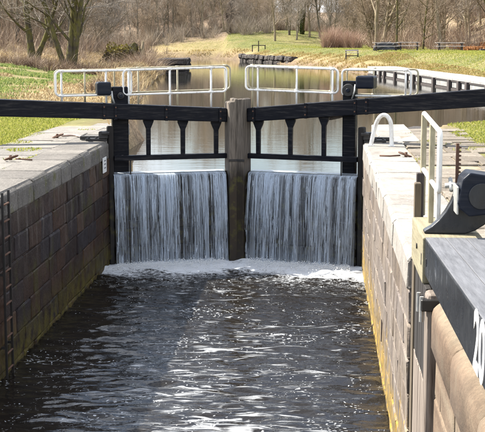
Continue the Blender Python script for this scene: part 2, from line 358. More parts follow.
# ------------------------------------------------------------------ shared dimensions (metres, z = 0 at the lower water)
XL, XR = -5.10, 1.05          # chamber wall faces
YG = 30.0                     # heel posts of the upper gates
ZC = 3.0                      # coping level
ZU = 2.20                     # upper water level
YC = 31.0; XC = (XL + XR) / 2 # where the upper gates meet

# ------------------------------------------------------------------ terrain
CANAL = np.array([(-5.6, 32.2), (-6.0, 40), (-8.2, 55), (-11, 80), (-13.7, 107), (-15.6, 140), (-18, 165), (-30, 178), (-62, 182), (-90, 184),
                  (-90, 204), (-62, 202), (-30, 198), (-16, 193), (-12, 187), (-10.6, 176), (-6, 160), (0, 138), (4.3, 112), (7, 92), (10, 68), (11.5, 52), (8, 42), (3.5, 37), (1.6, 32.2)])
def sdist(P, poly):   # signed distance, negative inside
    d = np.full(len(P), 1e9); ins = np.zeros(len(P), bool); n = len(poly)
    for i in range(n):
        a, b = poly[i], poly[(i + 1) % n]; ab = b - a; ap = P - a
        h = np.clip((ap @ ab) / (ab @ ab), 0, 1); d = np.minimum(d, np.hypot(*(ap - h[:, None] * ab).T))
        c = ((a[1] > P[:, 1]) != (b[1] > P[:, 1])) & (P[:, 0] < (b[0] - a[0]) * (P[:, 1] - a[1]) / (b[1] - a[1] + 1e-12) + a[0]); ins ^= c
    return np.where(ins, -d, d)
def ss(a, b, x): t_ = np.clip((x - a) / (b - a), 0, 1); return t_ * t_ * (3 - 2 * t_)
def vnoise(x, y, s=1.0, seed=0):
    r_ = np.random.default_rng(seed); o = 0
    for k in range(9):
        a = r_.uniform(0, 6.283); f = s * r_.uniform(0.5, 2.2); o = o + np.sin((x * math.cos(a) + y * math.sin(a)) * f + r_.uniform(0, 6.28)) / (1 + 0.3 * k)
    return o / 3.2
def height(x, y):
    x = np.asarray(x, float); y = np.asarray(y, float)
    d = sdist(np.stack([x, y], 1), CANAL)
    left = x < (-2.0 - 0.075 * np.clip(y - 30, 0, 200))
    far = ss(45, 75, y)
    z = np.where(d < 0, np.maximum(ZU - 1.3, ZU + d * 0.6), ZU - 0.06 + np.minimum(d * 0.75, 0.72))
    near = ZC - 0.05
    z = np.where((d > 0) & (y < 41), near + 0.0 * x, z)
    # left bank climbs away from the water, wooded slope behind
    zl = 0.5 * ss(2, 10, d) * far + 7.5 * ss(9, 40, d) * ss(85, 150, y) + 0.35 * ss(6, 14, d) * ss(40, 60, y)
    # right field
    q_ = 2.3 * ss(119, 112, y)
    zr = 1.25 * ss(0.4, 5.5, d - q_) * ss(70, 110, y) + 0.5 * ss(10, 40, d) * ss(110, 170, y) + 5.0 * ss(14, 45, d) * ss(120, 165, y) * ss(14, 24, x)
    z = z + np.where(d > 0, np.where(left, zl, zr), 0)
    z = z + np.where(d > 0, 2.3 * np.exp(-(((x + 7) / 17) ** 2 + ((y - 212) / 15) ** 2)), 0)
    z = z + np.where(d > 0, 6.5 * ss(215, 330, y) + 3 * ss(330, 460, y), 0)
    z = z + np.where(d > 1, 0.07 * vnoise(x, y, 0.5, 3) * ss(1, 5, d) * ss(36, 60, y), 0)
    lock = (x > -6.0) & (x < 2.0) & (y < 33.0)
    return np.where(lock, -1.6, z), d, left
def axis_lines(segs):
    out = []
    for a, b, st in segs: out += list(np.arange(a, b, st))
    return np.array(sorted(set(np.round(out + [segs[-1][1]], 3))))
gx = axis_lines([(-160, -60, 6), (-60, -24, 1.5), (-24, -7, 0.6), (-7, 3, 0.5), (3, 14, 0.6), (14, 40, 1.5), (40, 150, 6)])
gx = np.array(sorted(set(list(gx) + [-6.001, -5.999, 1.999, 2.001])))
gy = axis_lines([(-20, 6, 2), (6, 32, 1), (32, 60, 0.6), (60, 130, 0.9), (130, 230, 1.5), (230, 480, 8)])
gy = np.array(sorted(set(list(gy) + [32.999, 33.001])))
X, Y = np.meshgrid(gx, gy); X = X.ravel(); Y = Y.ravel()
Z, D, LEFT = height(X, Y)
nx, ny = len(gx), len(gy); idx = np.arange(nx * ny).reshape(ny, nx)
F = np.stack([idx[:-1, :-1].ravel(), idx[:-1, 1:].ravel(), idx[1:, 1:].ravel(), idx[1:, :-1].ravel()], 1)
nz_ = vnoise(X, Y, 0.35, 11)
dry = np.where(LEFT, ss(38, 48, Y) * (0.75 + 0.5 * nz_), ss(3.5, 0.5, D) * ss(60, 100, Y)); dry = np.clip(np.maximum(dry, 0.25 * ss(0.2, 0.8, nz_)), 0, 1)
dry = np.where(LEFT & (Y > 60) & (Y < 98) & (X < -17), dry * 0.35, dry)
litter = np.clip(np.where(LEFT, ss(95, 112, Y + 6 * nz_) * ss(8, 14, D), np.maximum(ss(128, 140, Y + 4 * nz_) * ss(6, 14, X), ss(26, 34, X))) + ss(212, 226, Y + 5 * nz_), 0, 1)
mud = np.clip(ss(1.4, 0.2, D) * ss(30, 40, Y), 0, 1)
pave = np.clip(((X > -7.6) & (X < 3.4) & (Y < 36)).astype(float), 0, 1)
ground = struct(link('ground', fast_mesh('ground', np.stack([X, Y, Z], 1), F, dict(dry=dry, litter=litter, mud=mud, pave=pave), True), 'turf_and_earth'))
def hz(x, y): return float(height([x], [y])[0][0])

# ------------------------------------------------------------------ upper water: one sheet, front edge along the crests of the gates
GY = np.concatenate([np.linspace(0, 1, 12) ** 1.6 * 12, np.linspace(13, 185, 80)])
WX = np.linspace(-95, 14, 70)
V = []; Fq = []
front = lambda x: YG + (YC - YG) * (1 - abs(np.clip(x, XL, XR) - XC) / (XR - XC)) - 0.02
pool_x = np.linspace(XL - 0.6, XR + 0.6, 24)
# pool between the wing walls, then the wide canal
V = [(x, front(x) + (33.5 - front(x)) * k / 6, ZU) for k in range(7) for x in pool_x]; m = len(pool_x)
Fq = [(k * m + i, k * m + i + 1, (k + 1) * m + i + 1, (k + 1) * m + i) for k in range(6) for i in range(m - 1)]
wide_y = np.concatenate([np.linspace(33.5, 60, 14), np.linspace(64, 206, 36)]); b0 = len(V)
V += [(x, y, ZU) for y in wide_y for x in WX]; m2 = len(WX)
Fq += [(b0 + k * m2 + i, b0 + k * m2 + i + 1, b0 + (k + 1) * m2 + i + 1, b0 + (k + 1) * m2 + i) for k in range(len(wide_y) - 1) for i in range(m2 - 1)]
struct(link('canal_water', fast_mesh('canal_water', V, Fq), 'calm_canal_water'))

# ------------------------------------------------------------------ lower water: waves, foam under the falls, painted sky sheen
lx = np.linspace(XL - 0.05, XR + 0.25, 170); ly = np.concatenate([np.linspace(4, 13, 90), np.linspace(13.04, 31.2, 520)])
X, Y = np.meshgrid(lx, ly); X = X.ravel(); Y = Y.ravel()
h = np.zeros_like(X); r_ = np.random.default_rng(5)
for k in range(70):
    lam = 0.17 * (7.0 ** r_.uniform()); a = r_.normal(0, 0.42) + (math.pi if r_.uniform() < 0.25 else 0)
    kk = 2 * math.pi / lam; ph = r_.uniform(0, 6.28)
    env = 0.6 + 0.4 * np.sin(X * r_.uniform(0.3, 1.5) + Y * r_.uniform(0.2, 0.9) + r_.uniform(0, 6.28))
    h += env * 0.0042 * lam ** 0.75 * np.sin(kk * (X * math.sin(a) + Y * math.cos(a)) + ph + 0.8 * np.sin(0.9 * X + 1.3 * Y + k))
yf = YG + (YC - YG) * (1 - np.abs(X - XC) / (XR - XC)) - 0.5       # where the falls land
dd = yf - Y
turb = ss(4.5, 0.0, dd)
h = h * (1.15 + 1.2 * turb)
for k in range(26):
    a = r_.uniform(0, 6.28); f = r_.uniform(6, 26); h += turb ** 2 * 0.006 * np.sin((X * math.cos(a) + Y * math.sin(a)) * f + r_.uniform(0, 6.28)) * np.clip(9 / f, 0.3, 1)
edge = vnoise(X, np.zeros_like(X), 2.4, 9) * 0.22 + vnoise(X, Y, 3.5, 10) * 0.14
foam = 0.85 * ss(1.9, 0.0, dd + 2.2 * edge) + 0.50 * ss(4.6, 0.4, dd + 3.4 * edge) + 0.14 * ss(7, 1, dd + 2 * edge)
post = ss(0.35, 0.12, np.abs(X - XC)); foam = foam - 0.45 * post * ss(1.0, 0.3, dd)
foam -= 0.05
painted_sheen = np.exp(-((X - XC - .35) / 2.2) ** 2) * (0.45 + 0.55 * ss(27.5, 19, Y)) * (0.75 + .35 * vnoise(X, Y, .7, 22))  # mid-channel mask for the painted sky reflections
nx, ny = len(lx), len(ly); idx = np.arange(nx * ny).reshape(ny, nx)
F = np.stack([idx[:-1, :-1].ravel(), idx[:-1, 1:].ravel(), idx[1:, 1:].ravel(), idx[1:, :-1].ravel()], 1)
struct(link('lock_water', fast_mesh('lock_water', np.stack([X, Y, h], 1), F, dict(foam=foam, painted_sheen=painted_sheen), True), 'dark_lock_water'))

# ------------------------------------------------------------------ masonry pools
CH = 0.42   # course height
def stone_mesh(L, H, T, bev, jit, mat):
    me = MB().box(-L / 2 + .006, L / 2 - .006, -T / 2, T / 2, -H / 2 + .006, H / 2 - .006).mesh('stone', bev, 2, False, jit)
    me.materials.append(MATS[mat]); return me
def stone_pool(mat, lens, H, T, bev=0.022, jit=0.006, n=3): return {L: [stone_mesh(L, H, T, bev, jit, mat) for _ in range(n)] for L in lens}
def lay_wall(parent, x, face, y0, y1, z0, ncourse, pool, H, T, name='stone'):
    """courses of blocks along y; face = +1 when the wall looks to +x"""
    lens = sorted(pool)
    for c in range(ncourse):
        y = y0 - random.uniform(0, 0.5) if False else y0
        first = True
        while y < y1 - 0.02:
            L = random.choice(lens)
            if first: L = random.choice(lens[:2]) if c % 2 else lens[-1]; first = False
            rest = y1 - y
            if rest < lens[0] * 1.4: sc = rest / lens[0]; L = lens[0]
            elif rest - L < lens[0] * 0.7: L = min(lens, key=lambda q: abs(q - rest)); sc = rest / L
            else: sc = 1.0
            o = bpy.data.objects.new(name, random.choice(pool[L])); C.objects.link(o); o.parent = parent
            o.location = (x - face * T / 2 + random.uniform(-.008, .010) * 1.0, y + L * sc / 2, z0 + H * (c + .5))
            o.rotation_euler = (0, random.uniform(-.01, .01), R(90 if face > 0 else -90) + random.uniform(-.008, .008)); o.scale = (sc, 1, 1)
            y += L * sc
def coping_mesh(L, W, H, r, mat, jit=0.004, edge_seg=5):
    """bull-nosed block: nose towards -x; x 0..W, y -L/2..L/2, top z = 0"""
    prof = [(W, -H), (W, -0.015), (W - 0.015, 0.0)]
    for k in range(edge_seg + 1):
        a = R(90 + 90 * k / edge_seg); prof.append((r + r * math.cos(a), -r + r * math.sin(a)))
    prof += [(0.0, -H + 0.02), (0.02, -H)]
    mb = MB(); n = len(prof); ys = [-L / 2 + .004, -L / 2 + .02, L / 2 - .02, L / 2 - .004]; ins = [0.016, 0, 0, 0.016]
    cx, cz = W / 2, -H / 2; Vv = []
    for y_, q in zip(ys, ins):
        for (a, b) in prof: Vv.append((a + (cx - a) * q / (W / 2), y_, b + (cz - b) * q / (H / 2)))
    Ff = [tuple(range(n)), tuple(range(3 * n, 4 * n))[::-1]] + [(k * n + i, (k + 1) * n + i, (k + 1) * n + (i + 1) % n, k * n + (i + 1) % n) for k in range(3) for i in range(n)]
    mb.add(Vv, Ff); me = mb.mesh('coping', 0, 1, False, jit); me.materials.append(MATS[mat]); return me

# left chamber wall
wl = empty('lock_wall', (XL, 18, 0)); tag(wl, 'shaded dark ashlar chamber wall on the left with ladder', 'stone wall')
wl.location = (0, 0, 0)
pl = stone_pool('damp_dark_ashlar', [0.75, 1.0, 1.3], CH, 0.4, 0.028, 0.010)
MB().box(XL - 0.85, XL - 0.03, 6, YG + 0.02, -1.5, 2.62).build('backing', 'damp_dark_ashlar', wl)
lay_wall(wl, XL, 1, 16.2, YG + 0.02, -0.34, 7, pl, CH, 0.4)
cp = [coping_mesh(L, 0.95, 0.40, 0.13, 'mossy_grey_coping', 0.012) for L in (0.95, 1.15, 1.3)]
def run_coping(parent, x, face, y0, y1, pool, lens, ztop, jz=0.006):
    y = y0
    while y < y1 - 0.02:
        i = random.randrange(len(lens)); L = lens[i]; rest = y1 - y
        sc = 1.0 if rest > L * 1.7 else (rest / L if rest < L * 1.35 else rest / 2 / L)
        o = bpy.data.objects.new('coping_stone', pool[i]); C.objects.link(o); o.parent = parent
        o.location = (x + random.uniform(-.008, .008), y + L * sc / 2, ztop + random.uniform(-jz, jz))
        o.scale = (1, sc, 1)
        if face > 0: o.rotation_euler = (0, 0, math.pi)
        y += L * sc
run_coping(wl, XL + 0.015, 1, 16.2, YG - 0.05, cp, (0.95, 1.15, 1.3), ZC)
# right chamber wall
wr = empty('lock_wall', (0, 0, 0)); tag(wr, 'sunlit tan ashlar chamber wall on the right with yellow algae at the waterline', 'stone wall')
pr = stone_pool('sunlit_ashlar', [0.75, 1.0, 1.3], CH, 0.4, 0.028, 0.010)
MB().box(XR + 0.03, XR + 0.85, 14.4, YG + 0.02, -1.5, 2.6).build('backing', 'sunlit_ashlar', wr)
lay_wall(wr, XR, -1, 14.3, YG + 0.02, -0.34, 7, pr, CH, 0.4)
cpr = [coping_mesh(L, 0.95, 0.40, 0.08, 'pale_coping', 0.008) for L in (0.9, 1.2, 1.5)]
run_coping(wr, XR - 0.015, -1, 14.3, YG - 0.05, cpr, (0.9, 1.2, 1.5), ZC)
# near right wall below the lower gate: big bull-nosed sandstone
wn_ = empty('tail_wall', (0, 0, 0)); tag(wn_, 'near sandstone wall with big rounded coping under the numbered beam', 'stone wall')
MB().box(1.17, 2.1, 3.0, 11.9, -1.5, 2.55).build('backing', 'banded_sandstone', wn_)
pn = stone_pool('banded_sandstone', [0.8, 1.1], 0.45, 0.42, 0.03, 0.008)
lay_wall(wn_, 1.14, -1, 5.2, 11.88, -0.2, 6, pn, 0.45, 0.42)
cpn = [coping_mesh(L, 0.9, 0.48, 0.15, 'banded_sandstone', 0.005, 6) for L in (1.5, 1.75)]
for me in cpn:
    for p in me.polygons: p.use_smooth = len(p.vertices) == 4
run_coping(wn_, 1.09, -1, 5.1, 11.9, cpn, (1.5, 1.75), ZC - 0.02)
# gate recess behind the open gate
rc = empty('recess_wall', (0, 0, 0)); tag(rc, 'dark stone recess behind the open lower gate', 'stone wall')
MB().box(1.55, 2.1, 11.9, 14.3, -1.5, 2.9).build('backing', 'sunlit_ashlar', rc)
pq = stone_pool('sunlit_ashlar', [0.8, 1.2], 0.45, 0.2)
lay_wall(rc, 1.54, -1, 11.92, 14.28, -0.2, 6, pq, 0.45, 0.2)
# quoins at the upper gates and the wing walls upstream
for side, x0, lab in ((1, XL, 'left'), (-1, XR, 'right')):
    w = empty('wing_wall', (0, 0, 0)); tag(w, 'stone wing wall behind the upper gate on the %s bank' % lab, 'stone wall')
    xx = x0 - side * 0.5
    pts = [(xx, YG + 0.05), (xx, 36.5), (xx - side * 1.5, 40.5)]
    MB().prism([(x0 - side * 0.06, YG + 0.03), (xx, YG + 0.4), (xx, 36.5), (xx - side * 1.5, 40.5), (xx - side * 2.2, 40.2), (xx - side * 0.6, 36.5), (xx - side * 0.6, YG + 0.03)],
               -1.4, 2.66, lambda a, b, d: (a, b, d)).build('backing', 'rubble_stone', w)
    mesh = [coping_mesh(1.1, 0.95, 0.36, 0.06, 'grey_coping' if side > 0 else 'pale_coping', 0.008)]
    run_coping(w, xx + side * 0.03, side, YG + 0.0, 36.5, mesh, (1.1,), ZC - 0.01)

# ------------------------------------------------------------------ flagstones on both sides
def flags(parent, x0, x1, y0, y1, wmin, wmax, dmin, dmax, z, mat, skip=0.0, ragged=0.0):
    shared = [MB().box(-.5, .5, -.5, .5, -.12, 0).mesh('flag', 0.02, 2, False, 0.012) for _ in range(6)]
    for me in shared: me.materials.append(MATS[mat])
    y = y0
    while y < y1:
        d = random.uniform(dmin, dmax); x = x0 + random.uniform(0, .02); xe = x1 + random.uniform(-ragged, ragged)
        while x < xe - 0.1:
            w = min(random.uniform(wmin, wmax), xe - x); w = w if xe - x - w > 0.25 else xe - x
            if random.random() > skip:
                o = bpy.data.objects.new('flagstone', random.choice(shared)); C.objects.link(o); o.parent = parent
                o.location = (x + w / 2, y + d / 2, z + random.uniform(-.016, .010)); o.scale = (w - random.uniform(.015, .06), d - random.uniform(.015, .07), 1)
                o.rotation_euler = (random.uniform(-.012, .012), random.uniform(-.012, .012), random.uniform(-.025, .025))
            x += w
        y += d
pvr = struct(empty('pavement_right')); flags(pvr, 2.0, 3.7, 10.5, 34.5, 0.5, 1.3, 0.5, 1.15, ZC - 0.015, 'flagstone', 0.05, 0.35)
pvl = struct(empty('pavement_left')); flags(pvl, -7.45, -6.03, 18, 33.0, 1.4, 1.5, 1.4, 2.6, ZC - 0.008, 'grey_coping', 0.0, 0.05)

# ------------------------------------------------------------------ lock gates at the head of the lock
LEN = math.hypot(XR - XC, YC - YG); ANG = math.atan2(YC - YG, XR - XC)
def falls(side, root_loc, rz):
    s = side; nu, ntt = 330, 46
    us = np.linspace(0.10, LEN - 0.33, nu); T = np.linspace(0, 1, ntt)
    U, TT = np.meshgrid(us, T); r_ = np.random.default_rng(31 + s)
    def path(t_, v0=0.36):
        # t_ in 0..1 : first 8% slides over the crest
        k = np.clip(t_ / 0.08, 0, 1); fall = np.clip((t_ - 0.08) / 0.92, 0, 1)
        drop = 2.22 * fall ** 1.25; v = 0.25 - 0.37 * k - v0 * np.sqrt(2 * np.maximum(drop, 0) / 9.81)
        return v, 2.215 - 0.05 * k ** 2 - drop
    col_n = np.zeros(nu); 
    for q in range(40):
        f = r_.uniform(4, 120); col_n += np.sin(us * f + r_.uniform(0, 6.28)) * (f / 20) ** -0.35
    col_n = col_n / np.std(col_n)
    col_f = r_.normal(0, 1, nu); col_f = np.convolve(col_f, [0.25, .5, .25], 'same'); col_f /= np.std(col_f)
    v, z = path(TT, 0.36)
    v = v - 0.035 * col_n[None, :] * ss(0.1, 0.6, TT) - 0.015 * np.sin(U * 3.1 + TT * 5)
    w = 0.35 * np.sin(U * 8 + 9 * TT) * np.sin(TT * 12 + U * 2.3)
    dens = 0.17 + 0.10 * (0.5 * col_n + 1.1 * col_f)[None, :] * (0.6 + 0.4 * TT) + 0.05 * w + 0.75 * ss(0.13, 0.03, TT) + 0.16 * ss(0.8, 1.0, TT) - 0.05 * np.exp(-((TT - .55 - .05 * np.sin(U * 2.2)) / .09) ** 2)
    dens = np.clip(dens, 0.02, 0.92)
    V = np.stack([s * U.ravel(), v.ravel(), z.ravel()], 1); idx = np.arange(nu * ntt).reshape(ntt, nu)
    F = np.stack([idx[:-1, :-1].ravel(), idx[:-1, 1:].ravel(), idx[1:, 1:].ravel(), idx[1:, :-1].ravel()], 1)
    dn = dens.ravel(); Vs = [V]; Fs = [F]; Ds = [dn]; n0 = len(V)
    for q in range(1500):     # separate threads of water, broken into drops lower down
        u0 = r_.uniform(0.11, LEN - 0.34)
        for _ in range(5):
            if np.sin(u0 * 9.1 + s) + np.sin(u0 * 23.7 + 2) + .8 * np.sin(u0 * 4.3 + 2 * s) + r_.normal(0, 1.1) > -0.2: break
            u0 = r_.uniform(0.11, LEN - 0.34)
        top_ = r_.uniform() < 0.3; a = 0.05 if top_ else r_.uniform(0.07, 0.92); b = min(1.0, a + (r_.uniform(0.2, 0.8) if top_ else r_.uniform(0.03, 0.30)))
        m = 9; tt = np.linspace(a, b, m); wv = 0.002 + 0.0075 * r_.uniform() ** 2.5; v0 = 0.36 + r_.normal(0, 0.06)
        vv, zz = path(tt, v0); uu = u0 + r_.normal(0, .03) * (tt - a) + np.cumsum(r_.normal(0, 0.003, m)); wd = wv * np.sin(np.linspace(0.2, 3.0, m)) ** 0.6 * (0.5 + r_.uniform(size=m))
        P = np.stack([np.stack([s * (uu - wd), vv - .012, zz], 1), np.stack([s * uu, vv - .012 - wd * .9, zz], 1), np.stack([s * (uu + wd), vv - .012, zz], 1)], 1).reshape(-1, 3)
        fi = []
        for i in range(m - 1):
            for e in range(2): fi.append((n0 + i * 3 + e, n0 + i * 3 + e + 1, n0 + i * 3 + 4 + e, n0 + i * 3 + 3 + e))
        Vs.append(P); Fs.append(np.array(fi)); Ds.append(np.full(len(P), 0.25 + 0.75 * r_.uniform() ** 1.5)); n0 += len(P)
    o = link('waterfall', fast_mesh('waterfall', np.concatenate(Vs), np.concatenate(Fs), dict(dens=np.concatenate(Ds)), True), 'falling_water')
    o.location = root_loc; o.rotation_euler = (0, 0, rz); struct(o)
    o['label'] = 'curtain of water spilling over the %s gate leaf' % ('left' if s > 0 else 'right')

def handrail(parent, s, u0, u1, v, ztop, zbot, slope, posts, pz, mat, r=0.024):
    mb = MB(); f = lambda a, b: (s * a, v, b + slope * (a - u0))
    mb.tube([f(a, b) for a, b in rrect(u0, u1, zbot, ztop, 0.10)], r, 8, True)
    h_ = mb.build('handrail', mat, parent, smooth=True)
    for u in posts:
        MB().tube([(s * u, v + 0.001, pz), (s * u, v + 0.001, ztop + slope * (u - u0) + 0.005)], r * 0.98, 8).build('post', mat, h_, smooth=True)
        for zz_ in (ztop, zbot): MB().tube([(s * u - .055, v, zz_ + slope * (u - u0) - s * .0), (s * u + .055, v, zz_ + slope * (u - u0))], r * 1.3, 8).build('fitting', mat, h_, smooth=True)
    return h_

def upper_gate(s, label, slope):
    g = empty('lock_gate', (XL if s > 0 else XR, YG, 0), s * ANG); tag(g, label, 'lock gate', 'gates at the head of the lock')
    B = lambda u0, u1, v0, v1, z0, z1: MB().box(s * u0, s * u1, v0, v1, z0, z1)
    B(-0.02, 0.12, -0.05, 0.2, -1, 3.36).build('heel_post', 'wet_black_wood', g, 0.03, 2)
    # mitre post with a worn, notched head
    a0, a1 = LEN - 0.30, LEN - 0.022
    top = [(a0, -1), (a1, -1), (a1, 3.97), (a1 - .05, 4.0), (a1 - .14, 3.995), (a1 - .15, 3.93), (a0 + .03, 3.925), (a0, 3.9)] if s > 0 else \
          [(a0, -1), (a1, -1), (a1, 3.90), (a1 - .06, 3.91), (a1 - .07, 3.99), (a0 + .05, 4.005), (a0, 3.98)]
    MB().prism(top, -0.36, 0.14, lambda a, b, d: (s * a, d, b)).build('mitre_post', 'weathered_mitre_wood', g, 0.015, 2, jitter=0.004)
    B(a0 - 0.02, a0 + 0.20, -0.372, -0.355, 2.46, 2.52).build('iron_strap', 'cast_iron', g, 0.004)
    n = 13; w = (a0 - 0.12) / n
    for i in range(n):
        B(0.12 + i * w + .004, 0.12 + (i + 1) * w - .004, -0.05 + random.uniform(-.006, .006), 0.03, -1, 2.08).build('plank', 'wet_black_wood', g, 0.006)
    for z in (1.55, 0.85, 0.2):
        B(0.12, a0, -0.13, -0.055, z, z + 0.2).build('rail', 'wet_black_wood', g, 0.012)
    B(0.12, a0, -0.09, 0.13, 2.08, 2.15).build('crest_rail', 'wet_black_wood', g, 0.015)
    B(0.12, a0, -0.10, 0.06, 2.52, 2.645).build('middle_rail', 'black_beam_paint', g, 0.012)
    # balance beam, thicker and rising towards its tail
    zt = lambda u: 3.76 + slope * (LEN - 0.25 - u); th = lambda u: 0.335 + 0.012 * (LEN - u)
    ue, ub = LEN - 0.305, -4.6
    q = lambda u, vv: [(s * u, -vv, zt(u) - th(u)), (s * u, vv, zt(u) - th(u)), (s * u, vv, zt(u)), (s * u, -vv, zt(u))]
    MB().hexa(q(ue, 0.16), q(ub, 0.19)).build('balance_beam', 'black_beam_paint', g, 0.02, 2)
    for u in (-0.12, 0.16, 1.4, 2.75):
        z0_, z1_ = zt(u) - th(u) - .006, zt(u) + .006
        B(u - .035, u + .035, -0.196, 0.196, z0_, z1_).build('iron_band', 'black_beam_paint', g, 0.004)
        for zz_ in (z0_ + .09, z1_ - .09): MB().prism([(s * u + .02 * math.cos(R(a)), zz_ + .02 * math.sin(R(a))) for a in range(0, 360, 60)], -.214, -.195, lambda a, b, d: (a, d, b)).build('bolt', 'rusty_iron', g)
    # struts with corbelled heads between beam and middle rail
    for u in (0.98, 1.84, 2.68):
        zb = zt(u) - th(u) + 0.005
        prof = [(u - .05, 2.64), (u + .05, 2.64), (u + .055, zb - .22), (u + .13, zb - .04), (u + .13, zb), (u - .13, zb), (u - .13, zb - .04), (u - .055, zb - .22)]
        MB().prism(prof, -0.05, 0.05, lambda a, b, d: (s * a, d, b)).build('strut', 'black_beam_paint', g, 0.008)
    # paddle post with its winding gear
    if s > 0: p0, p1, ptop, bx0, bx1, bz0, bz1 = 0.14, 0.54, 4.30, -0.24, 0.11, 4.10, 4.42
    else:     p0, p1, ptop, bx0, bx1, bz0, bz1 = 0.27, 0.60, 4.45, -0.20, 0.25, 4.27, 4.58
    B(p0, p1, 0.24, 0.46, 0.9, ptop).build('paddle_post', 'black_beam_paint', g, 0.03, 2)
    gb = B(bx0, bx1, 0.12, 0.50, bz0, bz1).build('gear_box', 'blue_black_paint', g, 0.05, 3)
    mb = MB(); cu = (p0 + p1) / 2; cz = ptop - 0.22; rad = 0.155 if s < 0 else 0.085
    ring = [(s * cu + rad * math.cos(R(k * 15)), cz + rad * math.sin(R(k * 15))) for k in range(24)]
    mb.prism(ring, 0.15, 0.235, lambda a, b, d: (a, d, b)); mb.build('gear_wheel', 'cast_iron', g, 0.02, 2)
    MB().prism([(s * cu + .05 * math.cos(R(k * 30)), cz + .05 * math.sin(R(k * 30))) for k in range(12)], 0.10, 0.152, lambda a, b, d: (a, d, b)).build('hub', 'blue_black_paint', g, 0.01)
    e0 = p0 - 0.02 if s > 0 else p0 - 0.015
    MB().tube([(s * e0, 0.16, bz0 + .1), (s * (e0 + 0.01), 0.13, bz0 - .06), (s * (e0 + 0.07), 0.13, bz0 - .24)], 0.022, 6).build('pawl_lever', 'galvanised', g, smooth=True)
    MB().tube([(s * 0.52, -0.06, 2.15), (s * 0.52, -0.06, 2.55)], 0.018, 6).build('rod', 'cast_iron', g)
    # walkway and the two white handrails upstream of the beam
    B(0.62, LEN - 0.2, 0.22, 0.95, 3.56, 3.62).build('walkway', 'dark_timber', g, 0.01)
    for u in (0.9, 1.8, 2.7): B(u - .05, u + .05, 0.17, 0.95, 3.50, 3.56).build('bearer', 'dark_timber', g, 0.01)
    if s > 0:
        handrail(g, s, 0.42, LEN - 0.22, 0.26, 4.70, 4.10, 0.022, (0.55, 1.58, 2.62), 3.56, 'white_paint', 0.026)
        handrail(g, s, 0.30, LEN + 0.03, 0.90, 4.72, 4.12, 0.022, (0.90, 1.9, LEN - 0.10), 3.56, 'dull_cream_paint')
    else:
        handrail(g, s, 0.72, LEN - 0.12, 0.26, 4.73, 4.15, 0.022, (0.86, 1.78, 2.80), 3.56, 'white_paint', 0.026)
        handrail(g, s, 0.95, LEN + 0.06, 0.90, 4.74, 4.16, 0.022, (1.1, 2.0, LEN - 0.05), 3.56, 'dull_cream_paint')
    if s > 0:
        handrail(g, s, -1.22, 0.62, 0.27, 4.68, 4.09, 0.01, (-1.08, 0.0), 3.85, 'white_paint', 0.026)
        handrail(g, s, -1.19, 0.66, 0.80, 4.69, 4.10, 0.01, (-0.45,), 3.9, 'dull_cream_paint')
    else:
        handrail(g, s, -1.08, 0.62, 0.27, 4.72, 4.10, 0.0, (-0.95,), 4.0, 'white_paint', 0.026)
        handrail(g, s, -1.12, 0.66, 0.80, 4.73, 4.11, 0.0, (-0.02,), 4.0, 'dull_cream_paint')
    for ub_ in ((-1.08, -.45, 0.0) if s > 0 else (-.95, -.02)): B(ub_ - .04, ub_ + .04, 0.14, 0.84, zt(ub_) - .12, zt(ub_) - .05).build('rail_bracket', 'black_beam_paint', g, 0.008)
    falls(s, g.location, s * ANG)
    return g
gl = upper_gate(1, 'left leaf of the upper lock gate with black beam reaching the left bank', 0.052)
gr = upper_gate(-1, 'right leaf of the upper lock gate with black beam rising to the right', 0.096)

# iron collars holding the heel posts
for s, x, lab in ((1, XL, 'left'), (-1, XR, 'right')):
    c = empty('collar_anchor', (x, YG, ZC)); tag(c, 'black iron collar and anchor strap at heel of the %s upper gate' % lab, 'iron strap')
    MB().box(-s * 0.55, -s * 0.02, -.11, .11, 0.004, .07).build('anchor_bar', 'cast_iron', c, 0.012)
    MB().box(-s * 0.75, -s * 0.10, .24, .42, 0.004, .10).build('anchor_bar', 'cast_iron', c, 0.012)
    MB().tube([(s * .05, -.17, .2), (s * -.1, -.20, .2), (-s * .12, .0, .2), (-s * .08, .25, .2), (s * .05, .25, .2)], 0.045, 6).build('collar', 'cast_iron', c)
    MB().box(-s * 0.22, -s * 0.0, -.15, .15, 0.06, .24).build('pin_block', 'cast_iron', c, 0.02)
    for k in range(2): MB().prism([(-s * (.3 + .18 * k) + .03 * math.cos(R(a)), .03 * math.sin(R(a))) for a in range(0, 360, 60)], .068, .10, lambda a, b, d: (a, b, d)).build('bolt', 'cast_iron', c)

# spray where the falls land
nd = 9000; u = rng.uniform(-1, 1, nd); xx = XC + u * 2.78; keep = np.abs(xx - XC) > 0.26; xx = xx[keep]
yy = YG + (YC - YG) * (1 - np.abs(xx - XC) / (XR - XC)) - 0.52 - np.abs(rng.normal(0, 0.42, len(xx))); zz = np.abs(rng.normal(0, 0.075, len(xx))) * np.exp(-np.abs(rng.normal(0, .5, len(xx)))) + 0.01
rr = 0.004 + 0.011 * rng.uniform(size=len(xx)) ** 3
oc = np.array([(1, 0, 0), (-1, 0, 0), (0, 1, 0), (0, -1, 0), (0, 0, 1), (0, 0, -1)], float); of = np.array([(0, 2, 4), (2, 1, 4), (1, 3, 4), (3, 0, 4), (2, 0, 5), (1, 2, 5), (3, 1, 5), (0, 3, 5)])
V = (np.stack([xx, yy, zz], 1)[:, None, :] + oc[None] * rr[:, None, None]).reshape(-1, 3); F = (of[None] + (np.arange(len(xx)) * 6)[:, None, None]).reshape(-1, 3)
stuff(link('spray', fast_mesh('spray', V, F, None, True), 'spray_foam'), 'white spray drops at the foot of the falls', 'spray')

